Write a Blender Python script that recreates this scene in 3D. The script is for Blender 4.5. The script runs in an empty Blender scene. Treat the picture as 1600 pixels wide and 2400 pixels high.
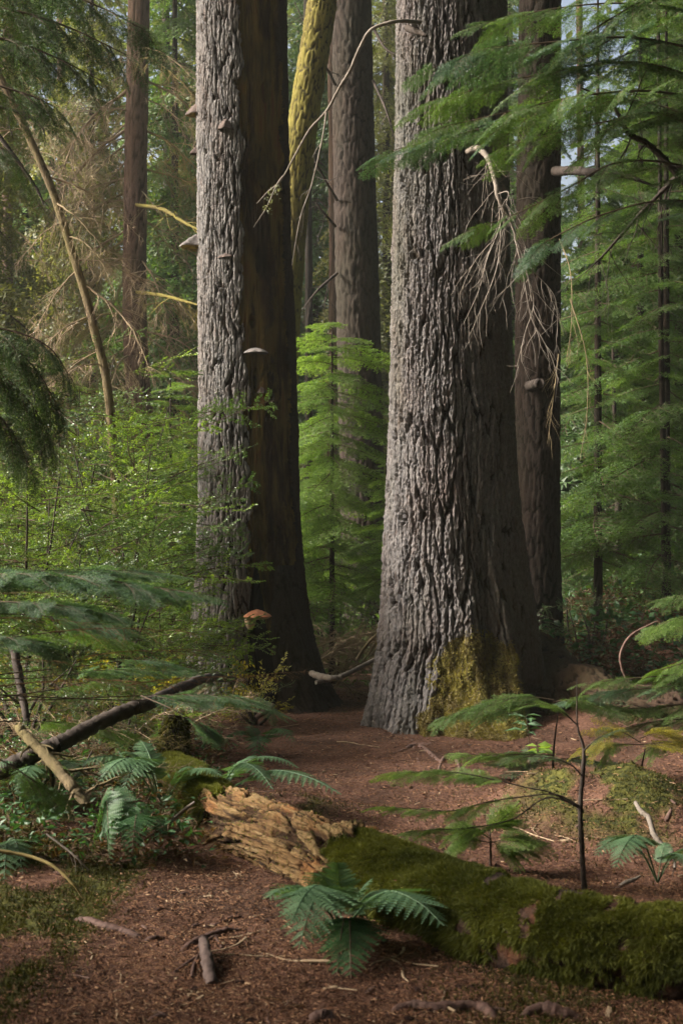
import bpy, math, random
import numpy as np
from mathutils import Vector, Matrix, Quaternion

scene = bpy.context.scene
COL = scene.collection
PI = math.pi
R = math.radians

# ------------------------------------------------------------------ camera
FPX, HOR, CAMZ = 3333.3, 1300.0, 1.5      # focal length in photo pixels, horizon row, eye height
cam_data = bpy.data.cameras.new('camera')
cam = bpy.data.objects.new('camera', cam_data)
COL.objects.link(cam)
cam.location = (0, 0, CAMZ)
cam.rotation_euler = (R(90), 0, 0)
cam_data.sensor_fit = 'VERTICAL'
cam_data.sensor_height = 36
cam_data.lens = 50
cam_data.shift_y = 100 / 2400
cam_data.clip_start = 0.1
cam_data.clip_end = 500
cam_data.dof.use_dof = True
cam_data.dof.focus_distance = 11.5
cam_data.dof.aperture_fstop = 5.0
scene.camera = cam

# ------------------------------------------------------------------ sky, sun, exposure
SUN = Vector((-0.86, -0.03, 0.50)).normalized()
world = bpy.data.worlds.new('World')
scene.world = world
world.use_nodes = True
wn = world.node_tree
sky = wn.nodes.new('ShaderNodeTexSky')
sky.sky_type = 'NISHITA'
sky.sun_disc = False
sky.sun_elevation = math.asin(SUN.z)
sky.sun_rotation = math.atan2(SUN.x, SUN.y)
sky.air_density = 1.0
sky.dust_density = 9.0
sky.ozone_density = 0.6
wn.links.new(sky.outputs[0], wn.nodes['Background'].inputs[0])
wn.nodes['Background'].inputs[1].default_value = 0.075
sun_d = bpy.data.lights.new('sun', 'SUN')
sun_d.energy = 3.2
sun_d.angle = R(14)
sun_d.color = (1.0, 0.96, 0.90)
sun = bpy.data.objects.new('sun', sun_d)
COL.objects.link(sun)
sun.rotation_euler = SUN.to_track_quat('Z', 'Y').to_euler()
sun.location = SUN * 30
scene.view_settings.view_transform = 'Standard'
scene.view_settings.look = 'None'
scene.view_settings.gamma = 1.0
scene.view_settings.use_curve_mapping = False
scene.view_settings.exposure = 2.0
scene.render.engine = 'CYCLES'
scene.cycles.use_denoising = True
scene.cycles.max_bounces = 8
scene.cycles.diffuse_bounces = 4
scene.cycles.transmission_bounces = 5
scene.cycles.glossy_bounces = 2
scene.cycles.caustics_reflective = False
scene.cycles.caustics_refractive = False

# ------------------------------------------------------------------ helpers
def P(px, py, Y):
    return Vector(((px - 800) * Y / FPX, Y, CAMZ - (py - HOR) * Y / FPX))

class MB:
    """collects vertices and faces that end up as one mesh object"""
    def __init__(s):
        s.v, s.t, s.n = [], [], 0
        s.f, s.m = [], []
    def add(s, v, faces, mat=0, tone=0.5):
        v = np.asarray(v, float).reshape(-1, 3)
        faces = np.asarray(faces, int)
        s.v.append(v)
        s.t.append(np.broadcast_to(np.asarray(tone, float), (len(v),)).copy())
        s.f.append(faces + s.n)
        s.m.append(np.full(len(faces), mat, int))
        s.n += len(v)
    def mesh(s, name, mats, smooth=True):
        me = bpy.data.meshes.new(name)
        v = np.concatenate(s.v)
        me.vertices.add(len(v))
        me.vertices.foreach_set('co', v.ravel())
        li = np.concatenate([f.ravel() for f in s.f])
        tot = np.concatenate([np.full(len(f), f.shape[1], int) for f in s.f])
        st = np.concatenate([[0], np.cumsum(tot)[:-1]])
        me.loops.add(len(li))
        me.loops.foreach_set('vertex_index', li)
        me.polygons.add(len(tot))
        me.polygons.foreach_set('loop_start', st)
        me.polygons.foreach_set('material_index', np.concatenate(s.m))
        me.polygons.foreach_set('use_smooth', np.full(len(tot), smooth))
        for m in (mats if isinstance(mats, (list, tuple)) else [mats]):
            me.materials.append(m)
        a = me.attributes.new('tone', 'FLOAT', 'POINT')
        a.data.foreach_set('value', np.concatenate(s.t))
        me.update(calc_edges=True)
        return me
    def build(s, name, mats, parent=None, smooth=True, loc=None):
        return link(name, s.mesh(name, mats, smooth), parent, loc)

def link(name, me, parent=None, loc=None):
    o = bpy.data.objects.new(name, me)
    COL.objects.link(o)
    if parent is not None:
        o.parent = parent
    if loc is not None:
        o.location = loc
    return o

def tag(o, label, cat, group=None, kind=None):
    o['label'] = label
    o['category'] = cat
    if group: o['group'] = group
    if kind: o['kind'] = kind
    return o

def thing(name, label, cat, loc=(0, 0, 0), group=None):
    o = bpy.data.objects.new(name, None)
    o.empty_display_size = 0.1
    COL.objects.link(o)
    o.location = loc
    return tag(o, label, cat, group)

def local(root, pts):
    l = np.array(root.location)
    return [np.array(p) - l for p in pts]

def smooth_path(pts, n):
    """Catmull-Rom through points"""
    p = np.array([list(q) for q in pts], float)
    p = np.vstack([2 * p[0] - p[1], p, 2 * p[-1] - p[-2]])
    out = []
    segs = len(p) - 3
    for t in np.linspace(0, segs - 1e-6, n):
        i = int(t); u = t - i
        a, b, c, d = p[i:i + 4]
        out.append(.5 * (2 * b + (c - a) * u + (2 * a - 5 * b + 4 * c - d) * u * u + (3 * b - a - 3 * c + d) * u ** 3))
    return np.array(out)

def tube_vf(pts, rad, k=6):
    pts = np.asarray(pts, float)
    n = len(pts)
    rad = np.broadcast_to(np.asarray(rad, float), (n,))
    tan = np.gradient(pts, axis=0)
    tan /= np.linalg.norm(tan, axis=1)[:, None] + 1e-12
    up = np.array([0, 0, 1.0]) if abs(tan[0][2]) < .9 else np.array([1.0, 0, 0])
    a = np.cross(tan[0], up); a /= np.linalg.norm(a)
    A = np.empty((n, 3))
    for i in range(n):
        a = a - tan[i] * a.dot(tan[i]); a /= np.linalg.norm(a) + 1e-12
        A[i] = a
    B = np.cross(tan, A)
    th = np.linspace(0, 2 * PI, k, endpoint=False)
    v = pts[:, None, :] + rad[:, None, None] * (np.cos(th)[None, :, None] * A[:, None, :] + np.sin(th)[None, :, None] * B[:, None, :])
    i = np.arange(n - 1)[:, None] * k
    j = np.arange(k)[None, :]
    q = np.stack([i + j, i + (j + 1) % k, i + k + (j + 1) % k, i + k + j], -1).reshape(-1, 4)
    return v.reshape(-1, 3), q, A, B, tan

def tube(mb, pts, rad, k=6, mat=0, tone=.5, cap=True):
    v, q, *_ = tube_vf(pts, rad, k)
    mb.add(v, q, mat, tone)
    if cap:
        n = len(v) // k
        for ring in (0, n - 1):
            c = v[ring * k:(ring + 1) * k]
            fan = np.array([[0, 1 + (j + 1) % k, 1 + j] if ring == 0 else [0, 1 + j, 1 + (j + 1) % k] for j in range(k)])
            mb.add(np.vstack([c.mean(0), c]), fan, mat, tone)

# ---- numpy noise
def hash2(ix, iy, seed):
    h = (ix.astype(np.int64) * 374761393 + iy.astype(np.int64) * 668265263 + seed * 1274126177) & 0x7fffffff
    h = ((h ^ (h >> 13)) * 1274126177) & 0x7fffffff
    h = ((h ^ (h >> 15)) * 2246822519) & 0x7fffffff
    return ((h ^ (h >> 16)) & 0xffffff) / float(0xffffff)

def vnoise(x, y, seed=0, wrap=None):
    x, y = np.broadcast_arrays(np.asarray(x, float), np.asarray(y, float))
    ix, iy = np.floor(x).astype(int), np.floor(y).astype(int)
    fx, fy = x - ix, y - iy
    fx, fy = fx * fx * (3 - 2 * fx), fy * fy * (3 - 2 * fy)
    w = (lambda a: a % wrap) if wrap else (lambda a: a)
    a, b = hash2(w(ix), iy, seed), hash2(w(ix + 1), iy, seed)
    c, d = hash2(w(ix), iy + 1, seed), hash2(w(ix + 1), iy + 1, seed)
    return (a * (1 - fx) + b * fx) * (1 - fy) + (c * (1 - fx) + d * fx) * fy

def fbm(x, y, seed=0, oct=4, wrap=None):
    s, a, t = 0, .5, 0
    for o in range(oct):
        s = s + a * vnoise(x * 2 ** o, y * 2 ** o, seed + o * 17, wrap * 2 ** o if wrap else None)
        t += a; a *= .5
    return s / t

def worley(x, y, seed, wrap):
    """F1, F2 and cell id on a jittered lattice, periodic in x"""
    ix, iy = np.floor(x).astype(int), np.floor(y).astype(int)
    f1 = np.full(x.shape, 9.); f2 = np.full(x.shape, 9.); cid = np.zeros(x.shape)
    for dx in (-1, 0, 1):
        for dy in (-1, 0, 1):
            cx, cy = ix + dx, iy + dy
            cw = cx % wrap
            jx, jy = hash2(cw, cy, seed), hash2(cw, cy, seed + 5)
            d = np.hypot(cx + .15 + .7 * jx - x, (cy + jy - y))
            nid = hash2(cw, cy, seed + 9)
            closer = d < f1
            f2 = np.where(closer, f1, np.minimum(f2, d))
            cid = np.where(closer, nid, cid)
            f1 = np.where(closer, d, f1)
    return f1, f2, cid

def sstep(a, b, x):
    t = np.clip((x - a) / (b - a), 0, 1)
    return t * t * (3 - 2 * t)

def bark_height(u, z, circ, cw, ch, seed):
    """fissured bark, 0 in the furrows and about 1 on the ridges: long spindle plates with ragged edges"""
    n = max(6, int(round(circ / cw)))
    un = u / circ * n
    zz = z / ch
    edge = np.minimum(1, np.minimum(un, n - un) / 2)
    w = 1.1 * (fbm(un * .3, zz * .8, seed, 2) - .5) + .26 * (vnoise(un * .7, z / .11, seed + 3) - .5) + .26 * (vnoise(un * 1.5, z / .055, seed + 4) - .5) + .22 * (vnoise(un * 3, z / .020, seed + 5) - .5)
    x = un + w * edge
    f1, f2, cid = worley(x, zz + .5 * cid0(x, n, seed), seed + 2, n)
    e = f2 - f1
    g1, g2, gid = worley(x * 2, zz * 1.9 + .35 * w, seed + 31, 2 * n)
    e2 = g2 - g1
    r1 = sstep(.05, .19, e)
    r2 = sstep(.0, .16, e2)
    brk = sstep(.25, .50, vnoise(x * 1.3, z / .10 + 2 * w, seed + 15, None))
    fine = fbm(un * 5, z / .020, seed + 50, 3)
    crown = np.clip(e * 1.2, 0, 1) ** .5
    flake = np.round(4 * fbm(x * 1.4, z / .075, seed + 60, 2)) / 4
    h = .30 * r1 * (flake - .5) + r1 * (.30 + .10 * crown + .20 * cid + .26 * r2) + .14 * r1 * brk + .42 * (fine - .5) * (.35 + .65 * r1)
    return np.clip(h, 0, 1.2)

def cid0(x, n, seed):
    return hash2(np.floor(x).astype(int) % n, np.zeros(x.shape, int), seed + 77)

# ------------------------------------------------------------------ ground height
def gz(x, y):
    x = np.asarray(x, float); y = np.asarray(y, float)
    z = .05 * (fbm(x * .9 + 7, y * .9, 3, 3) - .5) + .055 * (fbm(x * 3.5, y * 3.5, 4, 4) - .5)
    z = z + .22 * np.exp(-(((x + 1.75) / .8) ** 2 + ((y - 8.2) / 1.6) ** 2))            # left bank
    z = z + (.10 + .26 * fbm(x * 3, y * 3, 14, 3)) * np.exp(-(((x - 1.55) / .6) ** 2 + ((y - 8.1) / .6) ** 2))            # mossy mound right
    z = z + .10 * np.exp(-(((x - 1.15) / .22) ** 2 + ((y - 8.35) / .28) ** 2))
    z = z + .35 * np.exp(-(((x - 2.6) / 1.0) ** 2 + ((y - 12.5) / 1.4) ** 2))            # earth shelf right of the big tree
    z = z + .10 * np.exp(-(((x + .25) / .30) ** 2 + ((y - 8.3) / .35) ** 2))
    z = z + .95 * np.exp(-(((x - 4.2) / 1.9) ** 2 + ((y - 16.5) / 2.2) ** 2)) + .25 * np.exp(-(((x + 3.4) / 1.5) ** 2 + ((y - 11) / 2.5) ** 2))
    z = z + .22 * sstep(0, 1, (y - 24) / 8) + .17 * np.clip(y - 30, 0, 60) + .10 * np.clip(y - 26, 0, 60) * sstep(2, 10, x)
    return z

def G(px, py):
    """point of the ground seen at a photo pixel"""
    Y = CAMZ * FPX / (py - HOR)
    for _ in range(6):
        X = (px - 800) * Y / FPX
        Y = (CAMZ - float(gz(X, Y))) * FPX / (py - HOR)
    X = (px - 800) * Y / FPX
    return Vector((X, Y, float(gz(X, Y))))

# ------------------------------------------------------------------ materials
def mat_new(name):
    m = bpy.data.materials.new(name)
    m.use_nodes = True
    nt = m.node_tree
    return m, nt, nt.nodes['Principled BSDF'], nt.nodes['Material Output']

def node(nt, t, **kw):
    n = nt.nodes.new(t)
    for k, v in kw.items():
        setattr(n, k, v)
    return n

def ramp(nt, fac, stops):
    r = node(nt, 'ShaderNodeValToRGB')
    e = r.color_ramp.elements
    while len(e) < len(stops):
        e.new(.5)
    for el, (p, c) in zip(e, stops):
        el.position = p
        el.color = (*c, 1)
    nt.links.new(fac, r.inputs[0])
    return r.outputs[0]

def noise(nt, scale, detail=4, stretch=(1, 1, 1), coord='Object', rough=.6):
    tc = node(nt, 'ShaderNodeTexCoord')
    mp = node(nt, 'ShaderNodeMapping')
    mp.inputs['Scale'].default_value = stretch
    nt.links.new(tc.outputs[coord], mp.inputs[0])
    n = node(nt, 'ShaderNodeTexNoise')
    n.inputs['Scale'].default_value = scale
    n.inputs['Detail'].default_value = detail
    n.inputs['Roughness'].default_value = rough
    nt.links.new(mp.outputs[0], n.inputs['Vector'])
    return n.outputs['Fac']

def mix(nt, fac, a, b, mode='MIX'):
    n = node(nt, 'ShaderNodeMix', data_type='RGBA', blend_type=mode)
    for s, v in ((0, fac), (6, a), (7, b)):
        if hasattr(v, 'is_output'):
            nt.links.new(v, n.inputs[s])
        else:
            n.inputs[s].default_value = v if s == 0 else (*v, 1)
    return n.outputs[2]

def math_n(nt, op, a, b=0.0, clamp=False):
    n = node(nt, 'ShaderNodeMath', operation=op, use_clamp=clamp)
    for s, v in ((0, a), (1, b)):
        if hasattr(v, 'is_output'):
            nt.links.new(v, n.inputs[s])
        else:
            n.inputs[s].default_value = v
    return n.outputs[0]

def attr(nt, name='tone'):
    return node(nt, 'ShaderNodeAttribute', attribute_name=name).outputs['Fac']

def bump(nt, b, h, dist, strength=1.0):
    n = node(nt, 'ShaderNodeBump')
    n.inputs['Strength'].default_value = strength
    n.inputs['Distance'].default_value = dist
    nt.links.new(h, n.inputs['Height'])
    nt.links.new(n.outputs[0], b.inputs['Normal'])

def bark_mat(name, ridge, ridge2, furrow, tint, tint_amt=.35, green=None, green_amt=0.0):
    m, nt, b, out = mat_new(name)
    big = noise(nt, 2.2, 4, (1, 1, .45))
    fine = noise(nt, 60, 6, (1, 1, .35))
    top = mix(nt, ramp(nt, fine, [(.35, (0, 0, 0)), (.65, (1, 1, 1))]), ridge, ridge2)
    c = mix(nt, ramp(nt, attr(nt), [(.10, (0, 0, 0)), (.50, (1, 1, 1))]), furrow, top)
    flk = noise(nt, 16, 5, (1, 1, .28), rough=.7)
    c = mix(nt, ramp(nt, flk, [(.56, (0, 0, 0)), (.66, (.55, .55, .55))]), c, tint)
    c = mix(nt, ramp(nt, big, [(.45, (0, 0, 0)), (.75, (tint_amt,) * 3)]), c, tint)
    if green:
        g = noise(nt, 1.3, 5, (1, 1, .3))
        c = mix(nt, ramp(nt, g, [(.45, (0, 0, 0)), (.7, (green_amt,) * 3)]), c, green)
    nt.links.new(c, b.inputs['Base Color'])
    b.inputs['Roughness'].default_value = .9
    b.inputs['Specular IOR Level'].default_value = .2
    bump(nt, b, noise(nt, 75, 8, (1, 1, .4), rough=.75), .022, .9)
    return m

def simple_mat(name, stops, scale=20, stretch=(1, 1, 1), rough=.85, bscale=80, bdist=.005, spec=.25, coord='Object'):
    m, nt, b, out = mat_new(name)
    c = ramp(nt, noise(nt, scale, 6, stretch, coord), stops)
    nt.links.new(c, b.inputs['Base Color'])
    b.inputs['Roughness'].default_value = rough
    b.inputs['Specular IOR Level'].default_value = spec
    if bdist:
        bump(nt, b, noise(nt, bscale, 6, stretch, coord), bdist, .7)
    return m

def leaf_mat(name, a, b_, rough=.5, trans=.35, spec=.4, tcol=None):
    m, nt, b, out = mat_new(name)
    info = node(nt, 'ShaderNodeObjectInfo')
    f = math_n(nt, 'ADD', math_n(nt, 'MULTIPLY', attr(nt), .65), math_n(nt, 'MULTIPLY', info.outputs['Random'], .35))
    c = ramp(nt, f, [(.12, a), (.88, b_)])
    nt.links.new(c, b.inputs['Base Color'])
    b.inputs['Roughness'].default_value = rough
    b.inputs['Specular IOR Level'].default_value = spec
    tr = node(nt, 'ShaderNodeBsdfTranslucent')
    tc = mix(nt, 1.0, c, tcol or (1.5, 1.45, .6), 'MULTIPLY')
    nt.links.new(tc, tr.inputs[0])
    ms = node(nt, 'ShaderNodeMixShader')
    ms.inputs[0].default_value = trans
    nt.links.new(b.outputs[0], ms.inputs[1])
    nt.links.new(tr.outputs[0], ms.inputs[2])
    nt.links.new(ms.outputs[0], out.inputs[0])
    return m

def tone_mat(name, stops, rough=.9, spec=.2):
    m, nt, b, out = mat_new(name)
    nt.links.new(ramp(nt, attr(nt), stops), b.inputs['Base Color'])
    b.inputs['Roughness'].default_value = rough
    b.inputs['Specular IOR Level'].default_value = spec
    return m

M = {}
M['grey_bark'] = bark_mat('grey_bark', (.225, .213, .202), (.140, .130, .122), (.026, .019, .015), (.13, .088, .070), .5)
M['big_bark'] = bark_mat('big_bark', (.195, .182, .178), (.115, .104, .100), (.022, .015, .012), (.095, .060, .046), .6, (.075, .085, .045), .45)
M['dark_bark'] = bark_mat('dark_bark', (.042, .031, .025), (.026, .019, .015), (.010, .007, .005), (.040, .024, .016), .5, (.028, .031, .016), .5)  # bark tone cut further so its colour carries the rear trunks' shade
M['brown_bark'] = bark_mat('brown_bark', (.15, .095, .072), (.10, .062, .046), (.04, .024, .016), (.16, .09, .062), .6, (.08, .08, .035), .4)
M['pole_bark'] = bark_mat('pole_bark', (.20, .15, .085), (.14, .105, .06), (.07, .045, .03), (.17, .15, .05), .8)
M['mossy_bark'] = bark_mat('mossy_bark', (.20, .17, .035), (.13, .11, .025), (.05, .04, .015), (.09, .065, .03), .9)
M['moss_base'] = simple_mat('moss_base', [(.3, (.045, .03, .015)), (.5, (.10, .078, .03)), (.72, (.17, .14, .05))], 18, bscale=60, bdist=.02)
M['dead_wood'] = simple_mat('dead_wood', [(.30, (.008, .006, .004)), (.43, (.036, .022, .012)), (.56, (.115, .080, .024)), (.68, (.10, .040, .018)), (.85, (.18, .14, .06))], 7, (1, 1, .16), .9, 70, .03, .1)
M['hollow_shade'] = simple_mat('hollow_shade', [(.3, (.006, .005, .004)), (.7, (.016, .012, .009))], 12)  # near black puts the shade inside the trunk hollows into the colour
M['tan_twig'] = simple_mat('tan_twig', [(.3, (.17, .125, .07)), (.7, (.30, .235, .13))], 6, coord='Generated', bdist=0)
M['dry_twig'] = simple_mat('dry_twig', [(.3, (.18, .125, .08)), (.7, (.36, .27, .17))], 6, coord='Generated', bdist=0)
M['olive_twig'] = simple_mat('olive_twig', [(.3, (.13, .10, .04)), (.7, (.25, .19, .065))], 6, coord='Generated', bdist=0)
M['grey_branch'] = simple_mat('grey_branch', [(.3, (.11, .088, .068)), (.7, (.23, .20, .17))], 18)
M['dark_branch'] = simple_mat('dark_branch', [(.3, (.025, .018, .014)), (.7, (.065, .05, .04))], 14)
M['stem'] = simple_mat('stem', [(.3, (.05, .035, .022)), (.7, (.10, .07, .045))], 20, bdist=0)
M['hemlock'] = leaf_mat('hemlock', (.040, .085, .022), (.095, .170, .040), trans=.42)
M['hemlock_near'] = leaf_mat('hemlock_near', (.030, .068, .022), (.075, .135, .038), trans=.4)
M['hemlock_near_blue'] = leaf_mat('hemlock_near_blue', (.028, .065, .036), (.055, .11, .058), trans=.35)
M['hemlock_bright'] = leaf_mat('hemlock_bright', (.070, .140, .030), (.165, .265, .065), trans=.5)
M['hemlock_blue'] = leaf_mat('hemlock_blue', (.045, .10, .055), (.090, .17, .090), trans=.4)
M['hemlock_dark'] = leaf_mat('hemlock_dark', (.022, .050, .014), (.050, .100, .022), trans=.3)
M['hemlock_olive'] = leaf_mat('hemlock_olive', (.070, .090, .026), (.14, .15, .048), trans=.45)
M['far_leaf'] = leaf_mat('far_leaf', (.055, .095, .028), (.15, .19, .06), trans=.55)
M['holly'] = leaf_mat('holly', (.035, .080, .022), (.105, .19, .040), rough=.28, trans=.3, spec=.6)
M['holly_bright'] = leaf_mat('holly_bright', (.080, .15, .022), (.19, .29, .045), rough=.33, trans=.42, spec=.55)
M['fern'] = leaf_mat('fern', (.045, .10, .048), (.095, .175, .082), trans=.3, rough=.55)
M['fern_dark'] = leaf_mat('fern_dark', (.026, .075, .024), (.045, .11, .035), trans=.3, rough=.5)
M['yellow_leaf'] = leaf_mat('yellow_leaf', (.19, .20, .03), (.34, .29, .05), trans=.5)  # on the low plants this yellow paints light coming through the leaves
M['moss'] = leaf_mat('moss', (.016, .024, .006), (.115, .125, .026), rough=.8, trans=.25, spec=.1)
M['moss_yellow'] = leaf_mat('moss_yellow', (.085, .060, .028), (.30, .27, .080), rough=.85, trans=.2, spec=.1)
M['moss_olive'] = leaf_mat('moss_olive', (.022, .024, .007), (.092, .088, .019), rough=.85, trans=.2, spec=.1)
M['litter'] = tone_mat('litter', [(.0, (.028, .014, .008)), (.35, (.105, .048, .025)), (.65, (.185, .095, .052)), (.88, (.27, .165, .095)), (1, (.40, .30, .19))])

# ------------------------------------------------------------------ ground
def ground():
    m, nt, b, out = mat_new('forest_floor')
    n1 = noise(nt, 1.1, 5)
    n2 = noise(nt, 34, 8)
    n3 = noise(nt, 140, 4)
    c = ramp(nt, n2, [(.30, (.040, .020, .013)), (.5, (.095, .046, .030)), (.68, (.16, .085, .058))])
    c = mix(nt, ramp(nt, n3, [(.45, (0, 0, 0)), (.7, (.6, .6, .6))]), c, (.18, .10, .07))
    c = mix(nt, ramp(nt, n1, [(.46, (0, 0, 0)), (.62, (.75, .75, .75))]), c, (.035, .020, .013))
    c = mix(nt, ramp(nt, math_n(nt, 'MULTIPLY', attr(nt), 1.0), [(.35, (0, 0, 0)), (.7, (1, 1, 1))]), c, mix(nt, ramp(nt, noise(nt, 26, 6), [(.4, (0, 0, 0)), (.6, (1, 1, 1))]), (.025, .03, .008), (.085, .082, .018)))
    nt.links.new(c, b.inputs['Base Color'])
    b.inputs['Roughness'].default_value = .95
    b.inputs['Specular IOR Level'].default_value = .15
    bump(nt, b, n2, .03, .8)
    xs = np.concatenate([np.linspace(-150, -10, 26)[:-1], np.linspace(-10, -2.6, 40)[:-1], np.linspace(-2.6, 3.6, 270)[:-1], np.linspace(3.6, 12, 40)[:-1], np.linspace(12, 150, 26)])
    ys = np.concatenate([np.linspace(-40, 3.6, 20)[:-1], np.linspace(0, 1, 300)[:-1] ** 1.5 * 12.4 + 3.6, np.linspace(16, 40, 60)[:-1], np.linspace(40, 190, 30)])
    X, Y = np.meshgrid(xs, ys)
    Z = gz(X, Y) + .012 * (fbm(X * 22, Y * 22, 9, 2) - .5)
    v = np.stack([X, Y, Z], -1).reshape(-1, 3)
    ny, nx = X.shape
    i = np.arange(ny - 1)[:, None] * nx + np.arange(nx - 1)[None, :]
    q = np.stack([i, i + 1, i + nx + 1, i + nx], -1).reshape(-1, 4)
    mb = MB()
    mb.add(v, q, 0, mossmask(v[:, 0], v[:, 1]))
    o = mb.build('ground', m)
    o['kind'] = 'structure'
    o['label'] = 'reddish brown forest floor of needles and bark litter with moss at its sides'
    return o

def mossmask(x, y):
    """where moss covers the floor"""
    n = fbm(x * 2.2, y * 2.2, 21, 4)
    left = sstep(.25, .75, (-.78 - x) / .5 + (y - 5.2) * .18) * sstep(10.5, 8.5, y)
    right = np.exp(-(((x - 1.65) / .75) ** 2 + ((y - 8.0) / .8) ** 2)) * 1.1
    back = .6 * sstep(-.1, .4, x - .25) * sstep(5.6, 5.0, y) + .75 * sstep(17, 22, y)
    mid = .7 * np.exp(-(((x + .28) / .34) ** 2 + ((y - 8.2) / .6) ** 2))
    return np.clip(left + right + back + mid, 0, 1.1) * sstep(.36, .58, n + .06)

ground()

# ------------------------------------------------------------------ big trunks
def lathe_trunk(cx_fn, r_fn, zs, nth):
    """grid of points round a vertical axis; phi = 0 faces the camera (-Y), positive to the right"""
    nf = int(nth * .82)
    ph = np.concatenate([np.linspace(-PI, -1.75, (nth - nf) // 2, endpoint=False), np.linspace(-1.75, 1.75, nf, endpoint=False), np.linspace(1.75, PI, nth - nf - (nth - nf) // 2, endpoint=False)])
    Z, PH = np.meshgrid(zs, ph, indexing='ij')
    Rr = r_fn(PH, Z)
    cx, cy = cx_fn(Z)
    v = np.stack([cx + Rr * np.sin(PH), cy - Rr * np.cos(PH), Z], -1)
    return ph, Z, PH, Rr, v

def grid_faces(nz, nth):
    i = np.arange(nz - 1)[:, None] * nth
    j = np.arange(nth)[None, :]
    return np.stack([i + j, i + (j + 1) % nth, i + nth + (j + 1) % nth, i + nth + j], -1).reshape(-1, 4)

def sub_mesh(name, v, q, tone, mask, mat, parent):
    """the faces in mask as an object of its own"""
    f = q[mask]
    used = np.unique(f)
    remap = np.zeros(len(v), int); remap[used] = np.arange(len(used))
    mb = MB()
    mb.add(v[used], remap[f], 0, tone[used])
    return mb.build(name, mat, parent)

def prof(Y, rows):
    """rows of (py, left px, right px) -> functions of z for centre x and radius"""
    rows = sorted(rows, key=lambda r: -r[0])
    z = np.array([CAMZ - (r[0] - HOR) * Y / FPX for r in rows])
    c = np.array([((r[1] + r[2]) / 2 - 800) * Y / FPX for r in rows])
    w = np.array([(r[2] - r[1]) / 2 * Y / FPX for r in rows])
    return (lambda q: np.interp(q, z, c)), (lambda q: np.interp(q, z, w))

def bell(d, w):
    return np.exp(-(d / w) ** 2)

def angd(a, b):
    return (a - b + PI) % (2 * PI) - PI

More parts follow.
